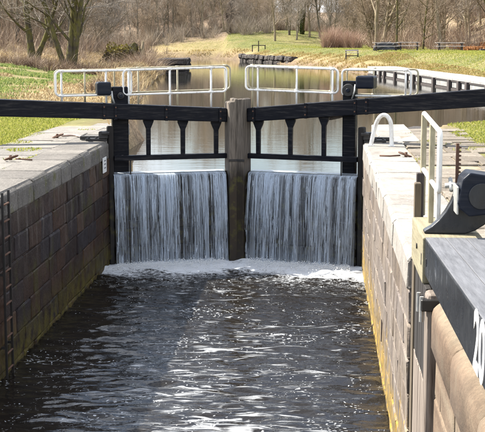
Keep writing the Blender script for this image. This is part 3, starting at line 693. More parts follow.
# ------------------------------------------------------------------ open lower gate at the right, numbered beam
lg = empty('lock_gate', (1.25, 12.0, 0)); tag(lg, 'open lower gate at near right with numbered black beam and deck', 'lock gate')
lg.location = (0, 0, 0)
bx = lambda *a: MB().box(*a)
bq = lambda y, zb, zt_: [(1.075, y, zb), (1.68, y, zb), (1.68, y, zt_), (1.075, y, zt_)]
MB().hexa(bq(5.6, 3.31, 3.765), bq(12.52, 3.12, 3.485)).build('balance_beam', 'black_satin_paint', lg, 0.012, 2)
for i in range(3):
    xa, xb = 1.078 + i * .201, 1.078 + (i + 1) * .201 - .006
    MB().hexa([(xa, 5.62, 3.767), (xb, 5.62, 3.767), (xb, 5.62, 3.783), (xa, 5.62, 3.783)], [(xa, 12.5, 3.488), (xb, 12.5, 3.488), (xb, 12.5, 3.504), (xa, 12.5, 3.504)]).build('deck_board', 'grey_deck_wood', lg, 0.004)
bx(1.052, 1.66, 12.525, 13.98, 3.02, 3.50).build('beam_end', 'khaki_oak', lg, 0.02, 2)
bx(1.047, 1.058, 12.62, 12.66, 3.20, 3.32).build('slot', 'cast_iron', lg, 0.003); bx(1.068, 1.08, 12.3, 12.325, 3.24, 3.32).build('slot', 'cast_iron', lg, 0.003)
MB().tube([(1.04, 13.2, 3.3), (1.056, 13.2, 3.3)], 0.03, 8).build('bolt', 'cast_iron', lg)
bx(1.06, 1.36, 11.98, 12.28, -1, 3.02).build('heel_post', 'stained_gate_wood', lg, 0.04, 2)
bx(1.058, 1.16, 13.72, 13.98, -1, 3.02).build('mitre_post', 'brown_gate_wood', lg, 0.02, 2)
bx(1.075, 1.15, 13.99, 14.12, 2.6, 3.88).build('upright', 'brown_gate_wood', lg, 0.015, 2)
bx(1.105, 1.19, 14.13, 14.22, 2.6, 3.98).build('upright', 'dark_timber', lg, 0.015, 2)
for i in range(6):
    y0 = 12.28 + i * 0.24
    bx(1.075 + random.uniform(-.005, .005), 1.13, y0 + .004, y0 + .236, 2.06, 3.02).build('plank', 'wet_black_wood', lg, 0.006)
    bx(1.068 + random.uniform(-.008, .008), 1.13, y0 + .004, y0 + .236, -1, 2.05).build('plank', 'stained_gate_wood', lg, 0.006)
# iron collar of the heel post
col = bx(1.0, 1.30, 11.95, 12.05, 2.86, 2.98).build('collar', 'cast_iron', lg, 0.012)
bx(1.015, 1.05, 12.05, 12.32, 2.88, 2.96).build('bracket', 'cast_iron', lg, 0.01)
MB().tube([(1.01, 12.0, 2.75), (1.01, 12.0, 3.0)], 0.022, 8).build('pin', 'galvanised', lg); MB().tube([(1.0, 12.25, 2.8), (1.0, 12.25, 2.99)], 0.022, 8).build('pin', 'galvanised', lg)
# hand rail on the gate
rp_ = lambda y, z: (1.18 + (14.2 - y) * .058, y, z - (14.2 - y) * .10)
hr = MB().tube([rp_(y, z) for y, z in rrect(12.98, 14.24, 4.02, 4.65, 0.06)], 0.026, 10, True).build('handrail', 'white_paint', lg, smooth=True)
for y, m_, w_ in ((14.19, 'dull_cream_paint', .030), (13.55, 'dull_cream_paint', .030), (13.03, 'white_paint', .024)):
    px_, _, pz_ = rp_(y, 4.65); bx(px_ - w_, px_ + w_, y - w_, y + w_, 3.49, pz_ - .005).build('post', m_, hr, 0.008)
# paddle gear: cast bracket, gear case and rack
YB = 12.75
br = [(1.085, 3.502), (1.085, 3.53), (1.16, 3.575), (1.235, 3.645), (1.30, 3.73), (1.355, 3.83), (1.40, 3.95), (1.74, 3.95), (1.78, 3.72), (1.70, 3.60), (1.60, 3.535), (1.50, 3.502)]
MB().prism(br, YB, YB + 0.16, lambda a, b, d: (a, d, b)).build('gear_bracket', 'black_satin_paint', lg, 0.012, 2)
oct_ = [(1.40, 3.80), (1.385, 3.86), (1.43, 4.10), (1.50, 4.165), (1.74, 4.13), (1.79, 4.06), (1.79, 3.82), (1.74, 3.75), (1.50, 3.72)]
gc = MB().prism(oct_, YB - 0.30, YB + 0.12, lambda a, b, d: (a, d, b)).build('gear_case', 'blue_black_paint', lg, 0.018, 2)
MB().prism([(1.62 + .13 * math.cos(R(k * 12)), 3.93 + .13 * math.sin(R(k * 12))) for k in range(30)], YB - 0.315, YB - 0.295, lambda a, b, d: (a, d, b)).build('cover_plate', 'black_satin_paint', gc, 0.004)
MB().box(1.376, 1.398, YB - 0.28, YB + 0.1, 3.74, 4.02).build('side_plate', 'galvanised', gc, 0.006)
mb = MB().box(1.405, 1.435, YB + 0.13, YB + 0.17, 3.5, 4.42)
for k in range(13): z = 3.86 + k * .042; mb.hexa([(1.434, YB + .13, z), (1.434, YB + .17, z), (1.434, YB + .17, z + .026), (1.434, YB + .13, z + .026)], [(1.458, YB + .13, z + .008), (1.458, YB + .17, z + .008), (1.458, YB + .17, z + .018), (1.458, YB + .13, z + .018)])
mb.build('rack', 'rusty_iron', lg)
MB().tube([(1.30, YB + .15, 3.98), (1.47, YB + .15, 4.0)], 0.028, 8).build('spindle', 'galvanised', lg, smooth=True)
MB().tube([(1.36, YB + .08, 3.94), (1.36, YB + .22, 4.05)], 0.022, 8).build('catch', 'galvanised', lg, smooth=True)
# the painted number
tc = bpy.data.curves.new('number', 'FONT'); tc.body = '20'; tc.size = 0.58; tc.extrude = 0.003; tc.space_character = 1.0; tc.offset = 0.014
to = bpy.data.objects.new('tmp', tc); C.objects.link(to); bpy.context.view_layer.update()
me = bpy.data.meshes.new_from_object(to.evaluated_get(bpy.context.evaluated_depsgraph_get())); bpy.data.objects.remove(to)
num = link('number', me, 'number_paint', lg); num['label'] = 'white painted number 20'
num.matrix_world = Matrix(((0, 0, -1, 1.0725), (-1, 0, 0, 8.46), (0, 1, 0, 3.266), (0, 0, 0, 1)))

# ------------------------------------------------------------------ quayside ironwork
h_ = empty('grab_hoop', (1.45, 29.0, ZC)); tag(h_, 'white painted grab hoop standing on the right coping by the gate', 'hoop')
prof = [(-.25, .0), (-.19, .30), (-.12, .56), (-.02, .70), (.10, .70), (.19, .56), (.215, .30), (.225, 0)]
pts = [Vector((x_, 0.12 * (0.5 - i / 7), z_)) for i, (x_, z_) in enumerate(prof)]
sm = []
for i in range(len(pts) - 1):
    p0, p1, p2, p3 = pts[max(i - 1, 0)], pts[i], pts[i + 1], pts[min(i + 2, len(pts) - 1)]
    for k in range(5):
        q_ = k / 5; sm.append(0.5 * (2 * p1 + (p2 - p0) * q_ + (2 * p0 - 5 * p1 + 4 * p2 - p3) * q_ ** 2 + (3 * p1 - p0 - 3 * p2 + p3) * q_ ** 3))
sm.append(pts[-1]); MB().tube(sm, 0.05, 10).build('bar', 'white_paint', h_, smooth=True)
for p in (pts[0], pts[-1]): MB().box(p.x - .075, p.x + .075, p.y - .075, p.y + .075, 0.0, .02).build('base_plate', 'white_paint', h_, 0.004)
def mooring_ring(label, x, y, rot, rodlen):
    m_ = empty('mooring_ring', (x, y, ZC), rot); tag(m_, label, 'mooring ring')
    MB().tube([(0, 0, 0), (0, 0, .10)], [.035, .03], 8).build('eye_bolt', 'rusty_iron', m_, smooth=True)
    MB().tube([(.13 * math.cos(R(a)) + .02, .13 * math.sin(R(a)), .05 + .045 * math.cos(R(a))) for a in range(0, 360, 20)], 0.018, 6, True).build('ring', 'rusty_iron', m_, smooth=True)
    if rodlen: MB().tube([(.12, 0, .03), (rodlen * .6, .05, .02), (rodlen, -.02, .02)], 0.017, 6).build('chain_bar', 'rusty_iron', m_, smooth=True)
mooring_ring('rusty mooring ring with bar lying on the pale right coping', 1.83, 26.4, math.pi, 0.55)
mooring_ring('rusty mooring ring with bar on the left coping near the ladder', -6.32, 25.2, -0.25, 0.5)
mooring_ring('rusty mooring ring beside the rope loop near the left gate', -6.55, 30.9, 0.3, 0)
rp = [(-6.5 + .55 * k / 14 + .02 * math.sin(k), 31.2 + .30 * math.sin(k / 14 * 3.3) - .2 * (k / 14), ZC + .03) for k in range(15)]
tag(MB().tube(rp, 0.026, 6).build('rope', 'rope_fibre', smooth=True), 'pale rope loop lying on the left lockside by the gate', 'rope')
# wall ladder
ld = empty('wall_ladder', (XL, 19.62, 0)); tag(ld, 'iron rung ladder fixed to the left chamber wall', 'ladder')
for dy in (-.2, .2): MB().box(.06, .10, dy - .012, dy + .012, -.6, 3.05).build('stile', 'cast_iron', ld, 0.004)
for k in range(13): MB().tube([(.08, -.2, -.4 + .27 * k), (.08, .2, -.4 + .27 * k)], 0.018, 8).build('rung', 'rusty_iron', ld, smooth=True)
for z in (.5, 1.7, 2.8):
    for dy in (-.2, .2): MB().box(-.01, .07, dy - .015, dy + .015, z, z + .04).build('bracket', 'cast_iron', ld)
# depth board near the left gate
dbd = empty('gauge_board', (XL, 29.2, 2.5)); tag(dbd, 'small white gauge board on the left wall beside the gate', 'board')
MB().box(.02, .045, -.22, .22, -.18, .18).build('panel', 'sign_white', dbd, 0.004)
for z in (.10, .02, -.07): MB().box(.046, .049, -.12, .10, z - .012, z + .018).build('mark', 'sign_grey', dbd)

# ------------------------------------------------------------------ timber quay upstream on the right
qa, qb = Vector((10.9, 62.0, 0)), Vector((4.35, 112.0, 0)); qd = (qb - qa).normalized(); QL = (qb - qa).length
qy = empty('landing_quay', qa, math.atan2(qd.y, qd.x)); tag(qy, 'long pale concrete landing quay with dark fender posts', 'quay')
npan = 11; pw = QL / npan
pm = MB().box(0, pw - .05, -0.10, 0.05, 2.32, 2.78).mesh('panel', 0.01); pm.materials.append(MATS['concrete'])
sm_ = MB().box(0, pw - .02, -2.4, 0.14, 2.78, 2.93).mesh('deck_slab', 0.015); sm_.materials.append(MATS['concrete'])
fm = MB().box(-.24, .24, 0.06, 0.26, 1.4, 2.80).mesh('fender_post', 0.02); fm.materials.append(MATS['dark_timber'])
for i in range(npan):
    link('panel', pm, None, qy, (i * pw, 0, 0)); link('deck_slab', sm_, None, qy, (i * pw, 0, random.uniform(-.01, .01)))
    for k in ((.15,) if i % 3 else (.15, .6)): link('fender_post', fm, None, qy, (i * pw + k * pw, 0, 0))
MB().box(0, QL, -0.1, 0.12, 1.2, 2.29).build('toe_beam', 'dark_timber', qy)
MB().box(0, QL, 0.052, 0.11, 2.70, 2.765).build('wale', 'dark_timber', qy)

# ------------------------------------------------------------------ old stone bank walls further up
def rubble(label, a, b, z0, rows, H, T=0.8):
    a = Vector((*a, 0)); b = Vector((*b, 0)); L = (b - a).length; w = empty('bank_wall', a, math.atan2(b.y - a.y, b.x - a.x)); tag(w, label, 'stone wall')
    ms_ = [MB().box(-.5, .5, -T / 2, T / 2, -H / 2, H / 2).mesh('block', 0.13, 2, False, 0.07) for _ in range(4)]
    for me in ms_: me.materials.append(MATS['rubble_stone'])
    for r in range(rows):
        x = 0
        while x < L - .1:
            l_ = min(random.uniform(.7, 1.5), L - x); o = link('block', random.choice(ms_), None, w, (x + l_ / 2, random.uniform(-.15, .15), z0 + H * (r + .5) + random.uniform(-.06, .06))); o.scale = (l_ - .03, 1, .97); x += l_
rubble('dark stone bank wall on the far promontory where the canal bends', (-10.9, 175.5), (-3.2, 152.5), 1.9, 2, 0.62)
rubble('dark broken stone wall at the left water edge under the brush', (-13.6, 116), (-14.3, 126), 1.8, 3, 0.55, 2.5)

# ------------------------------------------------------------------ picnic tables and benches
def picnic(label, x, y, L, rz, group='picnic tables on the right bank'):
    z = hz(x, y) - 0.03; p = empty('picnic_table', (x, y, z), rz); tag(p, label, 'picnic table', group)
    for k in range(4): MB().box(-L / 2, L / 2, -.42 + k * .21, -.42 + k * .21 + .195, .80, .86).build('top_plank', 'bench_timber', p, 0.008)
    for sd_ in (-1, 1):
        for k in range(2): MB().box(-L / 2, L / 2, sd_ * (.70 + k * .15) - .065, sd_ * (.70 + k * .15) + .065, .46, .51).build('seat_plank', 'bench_timber', p, 0.008)
    for e in (-1, 1):
        xx = e * (L / 2 - .3)
        MB().box(xx - .05, xx + .05, -.85, .85, .36, .46).build('seat_bearer', 'dark_timber', p)
        MB().box(xx - .05, xx + .05, -.40, .40, .70, .80).build('top_bearer', 'dark_timber', p)
        for sd_ in (-1, 1):
            MB().hexa([(xx + .05, sd_ * .72, 0), (xx + .14, sd_ * .72, 0), (xx + .14, sd_ * .60, 0), (xx + .05, sd_ * .60, 0)],
                      [(xx + .05, sd_ * .34, .8), (xx + .14, sd_ * .34, .8), (xx + .14, sd_ * .22, .8), (xx + .05, sd_ * .22, .8)]).build('leg', 'dark_timber', p)
picnic('picnic table in front of the black covered heap', 6.7, 130, 2.6, 0.02)
picnic('middle picnic table on the bank between two others', 9.1, 131, 2.3, -0.03)
picnic('long picnic table at the right near the bracken bank', 13.25, 130, 2.9, 0.02)
# black covered heap behind the first table
mb = MB(); n = 14
for i in range(7):
    for k in range(n):
        a = 2 * math.pi * k / n; rr_ = math.cos(i / 6 * 1.45) ** 0.6 * (1 + .12 * math.sin(3 * a + i)); mb.v.append((1.45 * rr_ * math.cos(a), .7 * rr_ * math.sin(a), .85 * math.sin(i / 6 * 1.5) + .06 * math.sin(5 * a + 2 * i)))
for i in range(6):
    for k in range(n): mb.f.append((i * n + k, i * n + (k + 1) % n, (i + 1) * n + (k + 1) % n, (i + 1) * n + k))
mb.f.append(tuple(range(6 * n, 7 * n)))
tag(mb.build('covered_heap', 'tarp_black', jitter=.09, loc=(7.0, 134, hz(7.0, 134) - .05)), 'black covered heap on the grass behind a picnic table', 'heap')
def bench(label, x, y, L, rz, back):
    z = hz(x, y) - .03; p = empty('bench', (x, y, z), rz); tag(p, label, 'bench')
    for k in range(3): MB().box(-L / 2, L / 2, -.24 + k * .16, -.24 + k * .16 + .145, .62, .67).build('seat_plank', 'bench_timber', p, 0.006)
    for e in (-1, 1):
        for yy in (-.2, .2): MB().box(e * (L / 2 - .08) - .05, e * (L / 2 - .08) + .05, yy - .05, yy + .05, 0, .62).build('leg', 'dark_timber', p)
    MB().box(-L / 2 + .1, L / 2 - .1, -.03, .03, .30, .38).build('stretcher', 'dark_timber', p)
    if back:
        for e in (-1, 1): MB().box(e * (L / 2 - .08) - .05, e * (L / 2 - .08) + .05, .22, .30, .60, .98).build('back_post', 'dark_timber', p)
        MB().box(-L / 2, L / 2, .20, .24, .82, .98).build('back_rail', 'bench_timber', p)
bench('plain wooden bench on the grass before the reddish scrub', 3.35, 132, 1.4, 0.03, True)
# post and rail frame beyond the promontory
fr = empty('rail_frame', (-8.9, 183, hz(-8.9, 183) - .04), 0.05); tag(fr, 'dark timber rail frame with taller middle post on the far lawn', 'frame')
for x_, z_ in ((-.9, .95), (0, 1.6), (.95, 1.0)): MB().box(x_ - .07, x_ + .07, -.07, .07, 0, z_).build('post', 'dark_timber', fr, 0.01)
MB().box(-.98, 1.03, -.06, .06, .88, 1.0).build('rail', 'dark_timber', fr, 0.01)
tag(MB().box(-.9, .9, -.5, .5, 0, .22).build('stone_slab', 'rubble_stone', None, 0.06, 2, jitter=.03, loc=(16.6, 125, hz(16.6, 125) - .02)), 'flat dark slab lying on the lawn below the bracken bank', 'slab')

# ------------------------------------------------------------------ vegetation builders
def blades(name, mat, P, hgt, wid, lean, label, cat, seed=0, normal_up=True):
    """P (n,3) roots; two-segment tapering blades"""
    r_ = np.random.default_rng(seed); n = len(P); hh = hgt * r_.uniform(0.45, 1.25, n); ww = wid * r_.uniform(0.6, 1.3, n)
    a = r_.uniform(0, 2 * np.pi, n); ld_ = lean * r_.uniform(0.2, 1.5, n) * hh; b = r_.uniform(0, 2 * np.pi, n)
    side = np.stack([np.cos(a), np.sin(a), 0 * a], 1) * ww[:, None]; dr = np.stack([np.cos(b), np.sin(b), 0 * b], 1)
    m_ = P + dr * (ld_ * .35)[:, None]; m_[:, 2] += hh * .6; tip = P + dr * ld_[:, None]; tip[:, 2] += hh * np.clip(1 - lean * .35, .3, 1)
    V = np.stack([P - side, P + side, m_ + side * .7, m_ - side * .7, tip], 1).reshape(-1, 3); base = (np.arange(n) * 5)[:, None]
    F = np.concatenate([base + np.array([[0, 1, 2]]), base + np.array([[0, 2, 3]]), base + np.array([[3, 2, 4]])])
    return stuff(link(name, fast_mesh(name, V, F, dict(rnd=np.repeat(r_.uniform(0, 1, n), 5))), mat), label, cat)
def scatter(n, x0, x1, y0, y1, cond=None, seed=0, dens=None):
    r_ = np.random.default_rng(seed); x = r_.uniform(x0, x1, n); y = r_.uniform(y0, y1, n); z, d, lf = height(x, y)
    k = (d > 0.05) & (z > ZU - .1)
    if cond is not None: k &= cond(x, y, d, lf)
    return np.stack([x, y, z - .01], 1)[k]
cl = lambda x, y, s, seed: vnoise(x, y, s, seed)
blades('lawn_grass', 'grass_blades', np.concatenate([scatter(60000, -12.5, -7.5, 27, 46, lambda x, y, d, l: x < -7.55 + .25 * cl(x, y, 1.5, 4), 1),
       scatter(45000, 3.3, 9, 22, 44, lambda x, y, d, l: x > 3.7 + .5 * cl(x, y, 1.2, 5), 2)]), 0.075, .012, .5, 'short yellow green grass on the lock sides', 'grass', 1)
blades('joint_grass', 'grass_blades', scatter(5200, 1.9, 3.8, 15, 34, lambda x, y, d, l: cl(x, y, 3.0, 6) > .55, 3) + np.array([0, 0, .03]), 0.07, .01, .6, 'tufts of grass between the flagstones', 'grass', 2)
blades('lockside_weeds', 'grass_blades', scatter(9000, -7.7, -6.0, 20, 34, lambda x, y, d, l: cl(x, y, 2.2, 19) + .5 * (x < -7.2) > .5, 33) + np.array([0, 0, .03]), 0.06, .012, .7, 'moss and weeds along the left paving joints', 'weeds', 12)
blades('bank_grass', 'straw_blades', scatter(95000, -32, -7, 44, 100, lambda x, y, d, l: l & (cl(x, y, .8, 7) > -.5) & ~((x < -14.5) & (y > 56) & (y < 90) & (cl(x, y, .3, 8) > -.35)) & (cl(x, y, 1.6, 17) > -.35), 4), 0.24, .02, 1.1, 'dry straw coloured grass on the left bank', 'grass', 3)
blades('green_bank_grass', 'lush_blades', scatter(70000, -30, -13, 52, 92, lambda x, y, d, l: l & (x < -10.5) & (cl(x, y, .3, 8) + .6 * cl(x, y, 1.1, 9) > .02 + .4 * (x > -14)), 5), 0.20, .025, .7, 'fresh green grass patch on the left bank', 'grass', 4)
blades('left_reeds', 'straw_blades', scatter(34000, -22, -5.9, 36, 135, lambda x, y, d, l: l & (d < np.where(y < 70, 1.0, 2.6)) & (cl(x, y, .6, 9) > -.35), 6), 0.95, .02, .55, 'tall dry reeds and grass at the left water edge', 'reeds', 5)
blades('left_rough', 'straw_blades', scatter(60000, -42, -12, 92, 150, lambda x, y, d, l: l & (cl(x, y, .35, 10) > -.25), 7), 0.85, .035, .7, 'rough straw and dead stems below the left trees', 'dead grass', 6)
blades('right_reeds', 'reed_blades', scatter(210000, -12, 22, 66, 178, lambda x, y, d, l: (~l) & (d < 3.2) & (d > .1) & (y > 112) & (cl(x, y, .7, 12) + .6 * cl(x, y, 2.1, 15) > 0.0), 8), 0.30, .025, .9, 'golden dead reeds along the right bank', 'reeds', 7)
blades('far_lawn', 'grass_blades', np.concatenate([scatter(120000, -30, 32, 112, 215, lambda x, y, d, l: (d > 2.5) & ((~l) | (y > 190)), 9), scatter(60000, 4, 24, 60, 125, lambda x, y, d, l: (~l) & (d > 2.7), 34)]), 0.10, .025, .7, 'short lawn on the right bank and beyond the bend', 'grass', 8)
blades('quay_grass', 'reed_blades', scatter(110000, 3.5, 16, 58, 126, lambda x, y, d, l: (~l) & (d > 2.3) & (d < 4.6) & (cl(x, y, 1.3, 23) > -.35), 35), 0.2, .02, .9, 'rough pale grass behind the landing quay', 'grass', 14)
blades('far_reeds', 'reed_blades', scatter(30000, -60, -9, 180, 208, lambda x, y, d, l: (y > 188) & (d < 2.6) & (cl(x, y, .6, 13) > -.1), 10), 0.4, .04, .9, 'pale reeds on the far bank at the bend', 'reeds', 9)
blades('bracken_bank', 'bracken', scatter(30000, 15.2, 27, 132, 150, lambda x, y, d, l: cl(x, y, .5, 14) > -.4, 11), 0.6, .06, 1.0, 'orange brown dead bracken on the bank at right', 'bracken', 10)

def twigs(name, mat, centres, n_each, hgt, spread, wid, label, cat, seed):
    """upright fans of thin stems: scrub"""
    r_ = np.random.default_rng(seed); Vs = []; c = np.repeat(np.asarray(centres, float), n_each, 0); n = len(c)
    a = r_.uniform(0, 6.283, n); rad = np.abs(r_.normal(0, .45, n)); hh = hgt * r_.uniform(.45, 1.15, n) * np.repeat(r_.uniform(.5, 1.15, len(centres)), n_each)
    root = c + np.stack([np.cos(a) * rad * .35, np.sin(a) * rad * .35, 0 * a], 1) * spread
    P = [root]; 
    for k in range(1, 4):
        q = P[-1] + np.stack([np.cos(a) * rad * spread / 3 * k * .6, np.sin(a) * rad * spread / 3 * k * .6, hh / 3 * (1.15 - .12 * k)], 1) + r_.normal(0, .05, (n, 3)) * hgt; P.append(q)
    b = r_.uniform(0, 6.283, n); sd_ = np.stack([np.cos(b), np.sin(b), 0 * b], 1) * wid
    ws = (1, .8, .55, .2); V = np.concatenate([np.stack([p - sd_ * w, p + sd_ * w], 1)[:, None] for p, w in zip(P, ws)], 1).reshape(-1, 3)
    base = (np.arange(n) * 8)[:, None]; F = np.concatenate([base + np.array([[2 * k, 2 * k + 1, 2 * k + 3, 2 * k + 2]]) for k in range(3)])
    return V, F, np.repeat(r_.uniform(0, 1, n), 8)
def scrub(name, mat, cx, n_each, hgt, spread, wid, label, cat, seed, group=None, kind=None):
    V, F, r1 = twigs(name, mat, cx, n_each, hgt, spread, wid, label, cat, seed)
    o = link(name, fast_mesh(name, V, F, dict(rnd=r1)), mat)
    if kind: stuff(o, label, cat)
    else: tag(o, label, cat, group)
    return o
def pts_at(x0, x1, y0, y1, n, seed, cond=None): return scatter(n, x0, x1, y0, y1, cond, seed)
scrub('red_shrub', 'red_scrub', pts_at(.6, 5.0, 160, 167, 26, 21), 150, 2.6, 1.5, .018, 'reddish brown bare shrub on the lawn behind the bench', 'shrub', 1)
scrub('undergrowth', 'scrub_twigs', np.concatenate([pts_at(-60, 60, 212, 270, 900, 22), pts_at(6, 45, 136, 200, 260, 23), pts_at(-55, -20, 108, 190, 330, 24, lambda x, y, d, l: l)]), 44, 2.6, 1.9, .026, 'tangled bare undergrowth on the woodland floor', 'undergrowth', 2, None, 'stuff')
scrub('thicket', 'grey_scrub', np.concatenate([pts_at(-62, -7, 205, 236, 420, 31, lambda x, y, d, l: d > 3.5 + .5 * cl(x, y, .4, 3)), pts_at(-9, 10, 214, 236, 200, 32)]), 48, 3.4, 2.6, .020, 'pale tangled thicket at the foot of the far wood', 'thicket', 12, None, 'stuff')
scrub('bank_scrub', 'scrub_twigs', pts_at(-34, -14, 84, 118, 130, 25, lambda x, y, d, l: l & (d > 1)), 60, 1.3, 1.3, .014, 'brown brambles and twigs under the left trees', 'brambles', 3, None, 'stuff')
scrub('brambles', 'dark_bramble', np.concatenate([pts_at(-24, -13.5, 82, 96, 80, 41, lambda x, y, d, l: l & (d > 1)), pts_at(-13, -8, 58, 84, 26, 42, lambda x, y, d, l: l & (d > .3) & (d < 3))]), 70, .8, 1.5, .014, 'dark purple brown brambles around the left tree bases', 'brambles', 13, None, 'stuff')
scrub('leaning_bush', 'scrub_twigs', pts_at(-14.5, -12.2, 98, 112, 16, 26, lambda x, y, d, l: l & (d > .2)), 190, 2.4, 2.6, .014, 'bare twiggy bush leaning over the left water edge', 'bush', 4)
scrub('waterside_bush', 'scrub_twigs', pts_at(-9.6, -7.8, 56, 66, 12, 27, lambda x, y, d, l: l & (d > .1)), 120, 1.0, 1.1, .010, 'low brown bush at water edge behind the left paddle post', 'bush', 5)
# stump overgrown with ivy
sx, sy = -16.2, 106.0; sz = hz(sx, sy)
stp = empty('ivy_stump', (sx, sy, sz - .1)); stp.scale = (1.25, 1.25, 1.25); tag(stp, 'broken tree stump overgrown with dark ivy on the left bank', 'stump')
MB().tube([(-.5, 0, 0), (-.2, .1, .7), (.2, 0, 1.3), (.5, 0, 1.75)], [.75, .6, .45, .16], 9).build('trunk', 'mossy_bark', stp, jitter=.05)
MB().tube([(.3, 0, .2), (.9, .1, .9), (1.0, 0, 1.9)], [.4, .22, .06], 7).build('limb', 'tan_bark', stp, jitter=.03)
def leaves(n, rx, ry, rz_, lo, size, seed):
    r_ = np.random.default_rng(seed); d = r_.normal(size=(n, 3)); d /= np.linalg.norm(d, axis=1)[:, None]; d[:, 2] = np.abs(d[:, 2]); rad = r_.uniform(.55, 1.0, n) ** .5
    lump = 1 + .25 * np.sin(d[:, 0] * 5 + 1) * np.cos(d[:, 1] * 4 + d[:, 2] * 3); P = d * (rad * lump)[:, None] * np.array([rx, ry, rz_]) + np.array([0, 0, lo])
    a = r_.normal(size=(n, 3)); a /= np.linalg.norm(a, axis=1)[:, None]; b = np.cross(a, r_.normal(size=(n, 3))); b /= np.linalg.norm(b, axis=1)[:, None]
    s_ = (size * r_.uniform(.6, 1.4, n))[:, None]; V = np.stack([P - a * s_, P + b * s_ * .7, P + a * s_, P - b * s_ * .7], 1).reshape(-1, 3); F = (np.arange(n) * 4)[:, None] + np.array([[0, 1, 2, 3]])
    return V, F, np.repeat(np.clip(r_.uniform(0, .7, n) + .5 * (d[:, 2] > .75), 0, 1), 4)
V, F, r1 = leaves(2600, 1.6, 1.1, 1.7, .0, .08, 3); link('ivy', fast_mesh('ivy', V, F, dict(rnd=r1)), 'dead_ivy', stp, (-.4, .1, 0))

# ------------------------------------------------------------------ bare trees
class TreeGeo:
    def __init__(s): s.V = []; s.F = []; s.n = 0
    def tube(s, P, rad, k):
        P = np.asarray(P); m = len(P); d = np.gradient(P, axis=0); d /= np.linalg.norm(d, axis=1)[:, None] + 1e-9
        ref = np.array([1., 0, 0]) if abs(d[0, 0]) < .7 else np.array([0, 1., 0]); a = np.cross(d, ref); a /= np.linalg.norm(a, axis=1)[:, None] + 1e-9; b = np.cross(d, a)
        an = np.arange(k) * 2 * np.pi / k; V = P[:, None] + (a[:, None] * np.cos(an)[None, :, None] + b[:, None] * np.sin(an)[None, :, None]) * np.asarray(rad)[:, None, None]
        i = np.arange(m - 1)[:, None] * k; j = np.arange(k)[None]; j2 = (j + 1) % k
        s.F.append((np.stack([i + j, i + j2, i + k + j2, i + k + j], -1).reshape(-1, 4)) + s.n); s.V.append(V.reshape(-1, 3)); s.n += m * k
    def mesh(s, name): return fast_mesh(name, np.concatenate(s.V), np.concatenate(s.F), None, True)
def grow(seed, H, r0, stems, first=0.16, spread=1.0, nb=(17, 9, 7), curve=.05, lean=(0, 0), twig=.014):
    r_ = np.random.default_rng(seed); tr, cr = TreeGeo(), TreeGeo()
    def branch(p, d, L, rad, lev):
        m = (9, 6, 5, 4)[lev]; P = [p]; dd_ = d.copy()
        for i in range(m - 1):
            dd_ = dd_ + r_.normal(0, (curve, .12, .16, .2)[lev], 3) + np.array([0, 0, (.02, .06, .05, .02)[lev]]); dd_ /= np.linalg.norm(dd_); P.append(P[-1] + dd_ * L / (m - 1))
        P = np.array(P); q = np.linspace(0, 1, m); rd = np.maximum(rad * (1 - q * (.8 if lev == 0 else .85)), twig * (.8 if lev == 3 else 1))
        if lev == 0: rd[0] *= 1.35
        (tr if lev <= 1 else cr).tube(P, rd, (8, 5, 3, 3)[lev])
        if lev == 3: return
        for c in range(nb[lev] if lev else nb[0]):
            f = (first + (1 - first) * (c + r_.uniform(0, 1)) / nb[0]) if lev == 0 else r_.uniform(.2, 1.0)
            f = min(f, .98); x = f * (m - 1); i = int(x); pp = P[i] + (P[min(i + 1, m - 1)] - P[i]) * (x - i); ax = P[min(i + 1, m - 1)] - P[max(i - 1, 0)] if i else P[1] - P[0]; ax = ax / np.linalg.norm(ax)
            pr_ = r_.normal(size=3); pr_ -= ax * pr_.dot(ax); pr_ /= np.linalg.norm(pr_) + 1e-9; an = R(r_.uniform(28, 62)) * spread
            nd_ = ax * math.cos(an) + pr_ * math.sin(an); nd_[2] += .12; nd_ /= np.linalg.norm(nd_)
            ln = L * (r_.uniform(.28, .5) * (1.15 - .55 * f) if lev == 0 else r_.uniform(.35, .6) * (1.1 - .4 * f))
            branch(pp, nd_, ln, max(rad * (1 - .8 * f) * r_.uniform(.35, .6), twig), lev + 1)
    for (ox, oy, lx_, ly_, sc) in stems:
        d = np.array([lx_, ly_, 1.0]); d /= np.linalg.norm(d); branch(np.array([ox, oy, -.3]), d, H * sc, r0 * sc, 0)
    return tr.mesh('trunk'), cr.mesh('crown')
V_ = [grow(1, 15, .20, [(0, 0, .03, 0, 1)]), grow(2, 13, .15, [(0, 0, -.08, .02, 1), (.2, .1, .12, 0, .85)], .12), grow(3, 16, .22, [(0, 0, 0, .03, 1)], .25, .9),
      grow(4, 11, .12, [(0, 0, .1, 0, 1), (.15, .1, -.15, .1, .9), (-.1, .15, .02, -.1, .8)], .08, 1.1), grow(5, 14, .16, [(0, 0, .06, -.03, 1)], .10, 1.15), grow(6, 12, .13, [(0, 0, -.12, 0, 1), (.1, .0, .10, .05, .95)], .2)]
H_ = grow(11, 13, .30, [(0, 0, -.10, 0, 1), (.1, .05, .28, .05, .75)], .18, 1.0, (12, 7, 6), .07)
M_ = grow(12, 14, .27, [(0, 0, .04, 0, 1), (.15, .1, .22, .05, .9), (-.2, .05, -.34, 0, .85), (.05, .1, .12, .1, .7)], .16, 1.0, (10, 7, 6), .07)
N_ = grow(13, 15, .26, [(0, 0, -.16, .0, 1), (.25, .1, .25, 0, .95), (.4, .1, .42, .05, .8)], .15, .9, (10, 6, 6), .06)
Q_ = grow(14, 13, .30, [(0, 0, .32, .0, 1), (.2, 0, -.38, .05, .8)], .15, 1.0, (10, 6, 6), .08)
B_ = grow(15, 12, .09, [(0, 0, .01, 0, 1)], .35, .7, (14, 5, 4), .02)
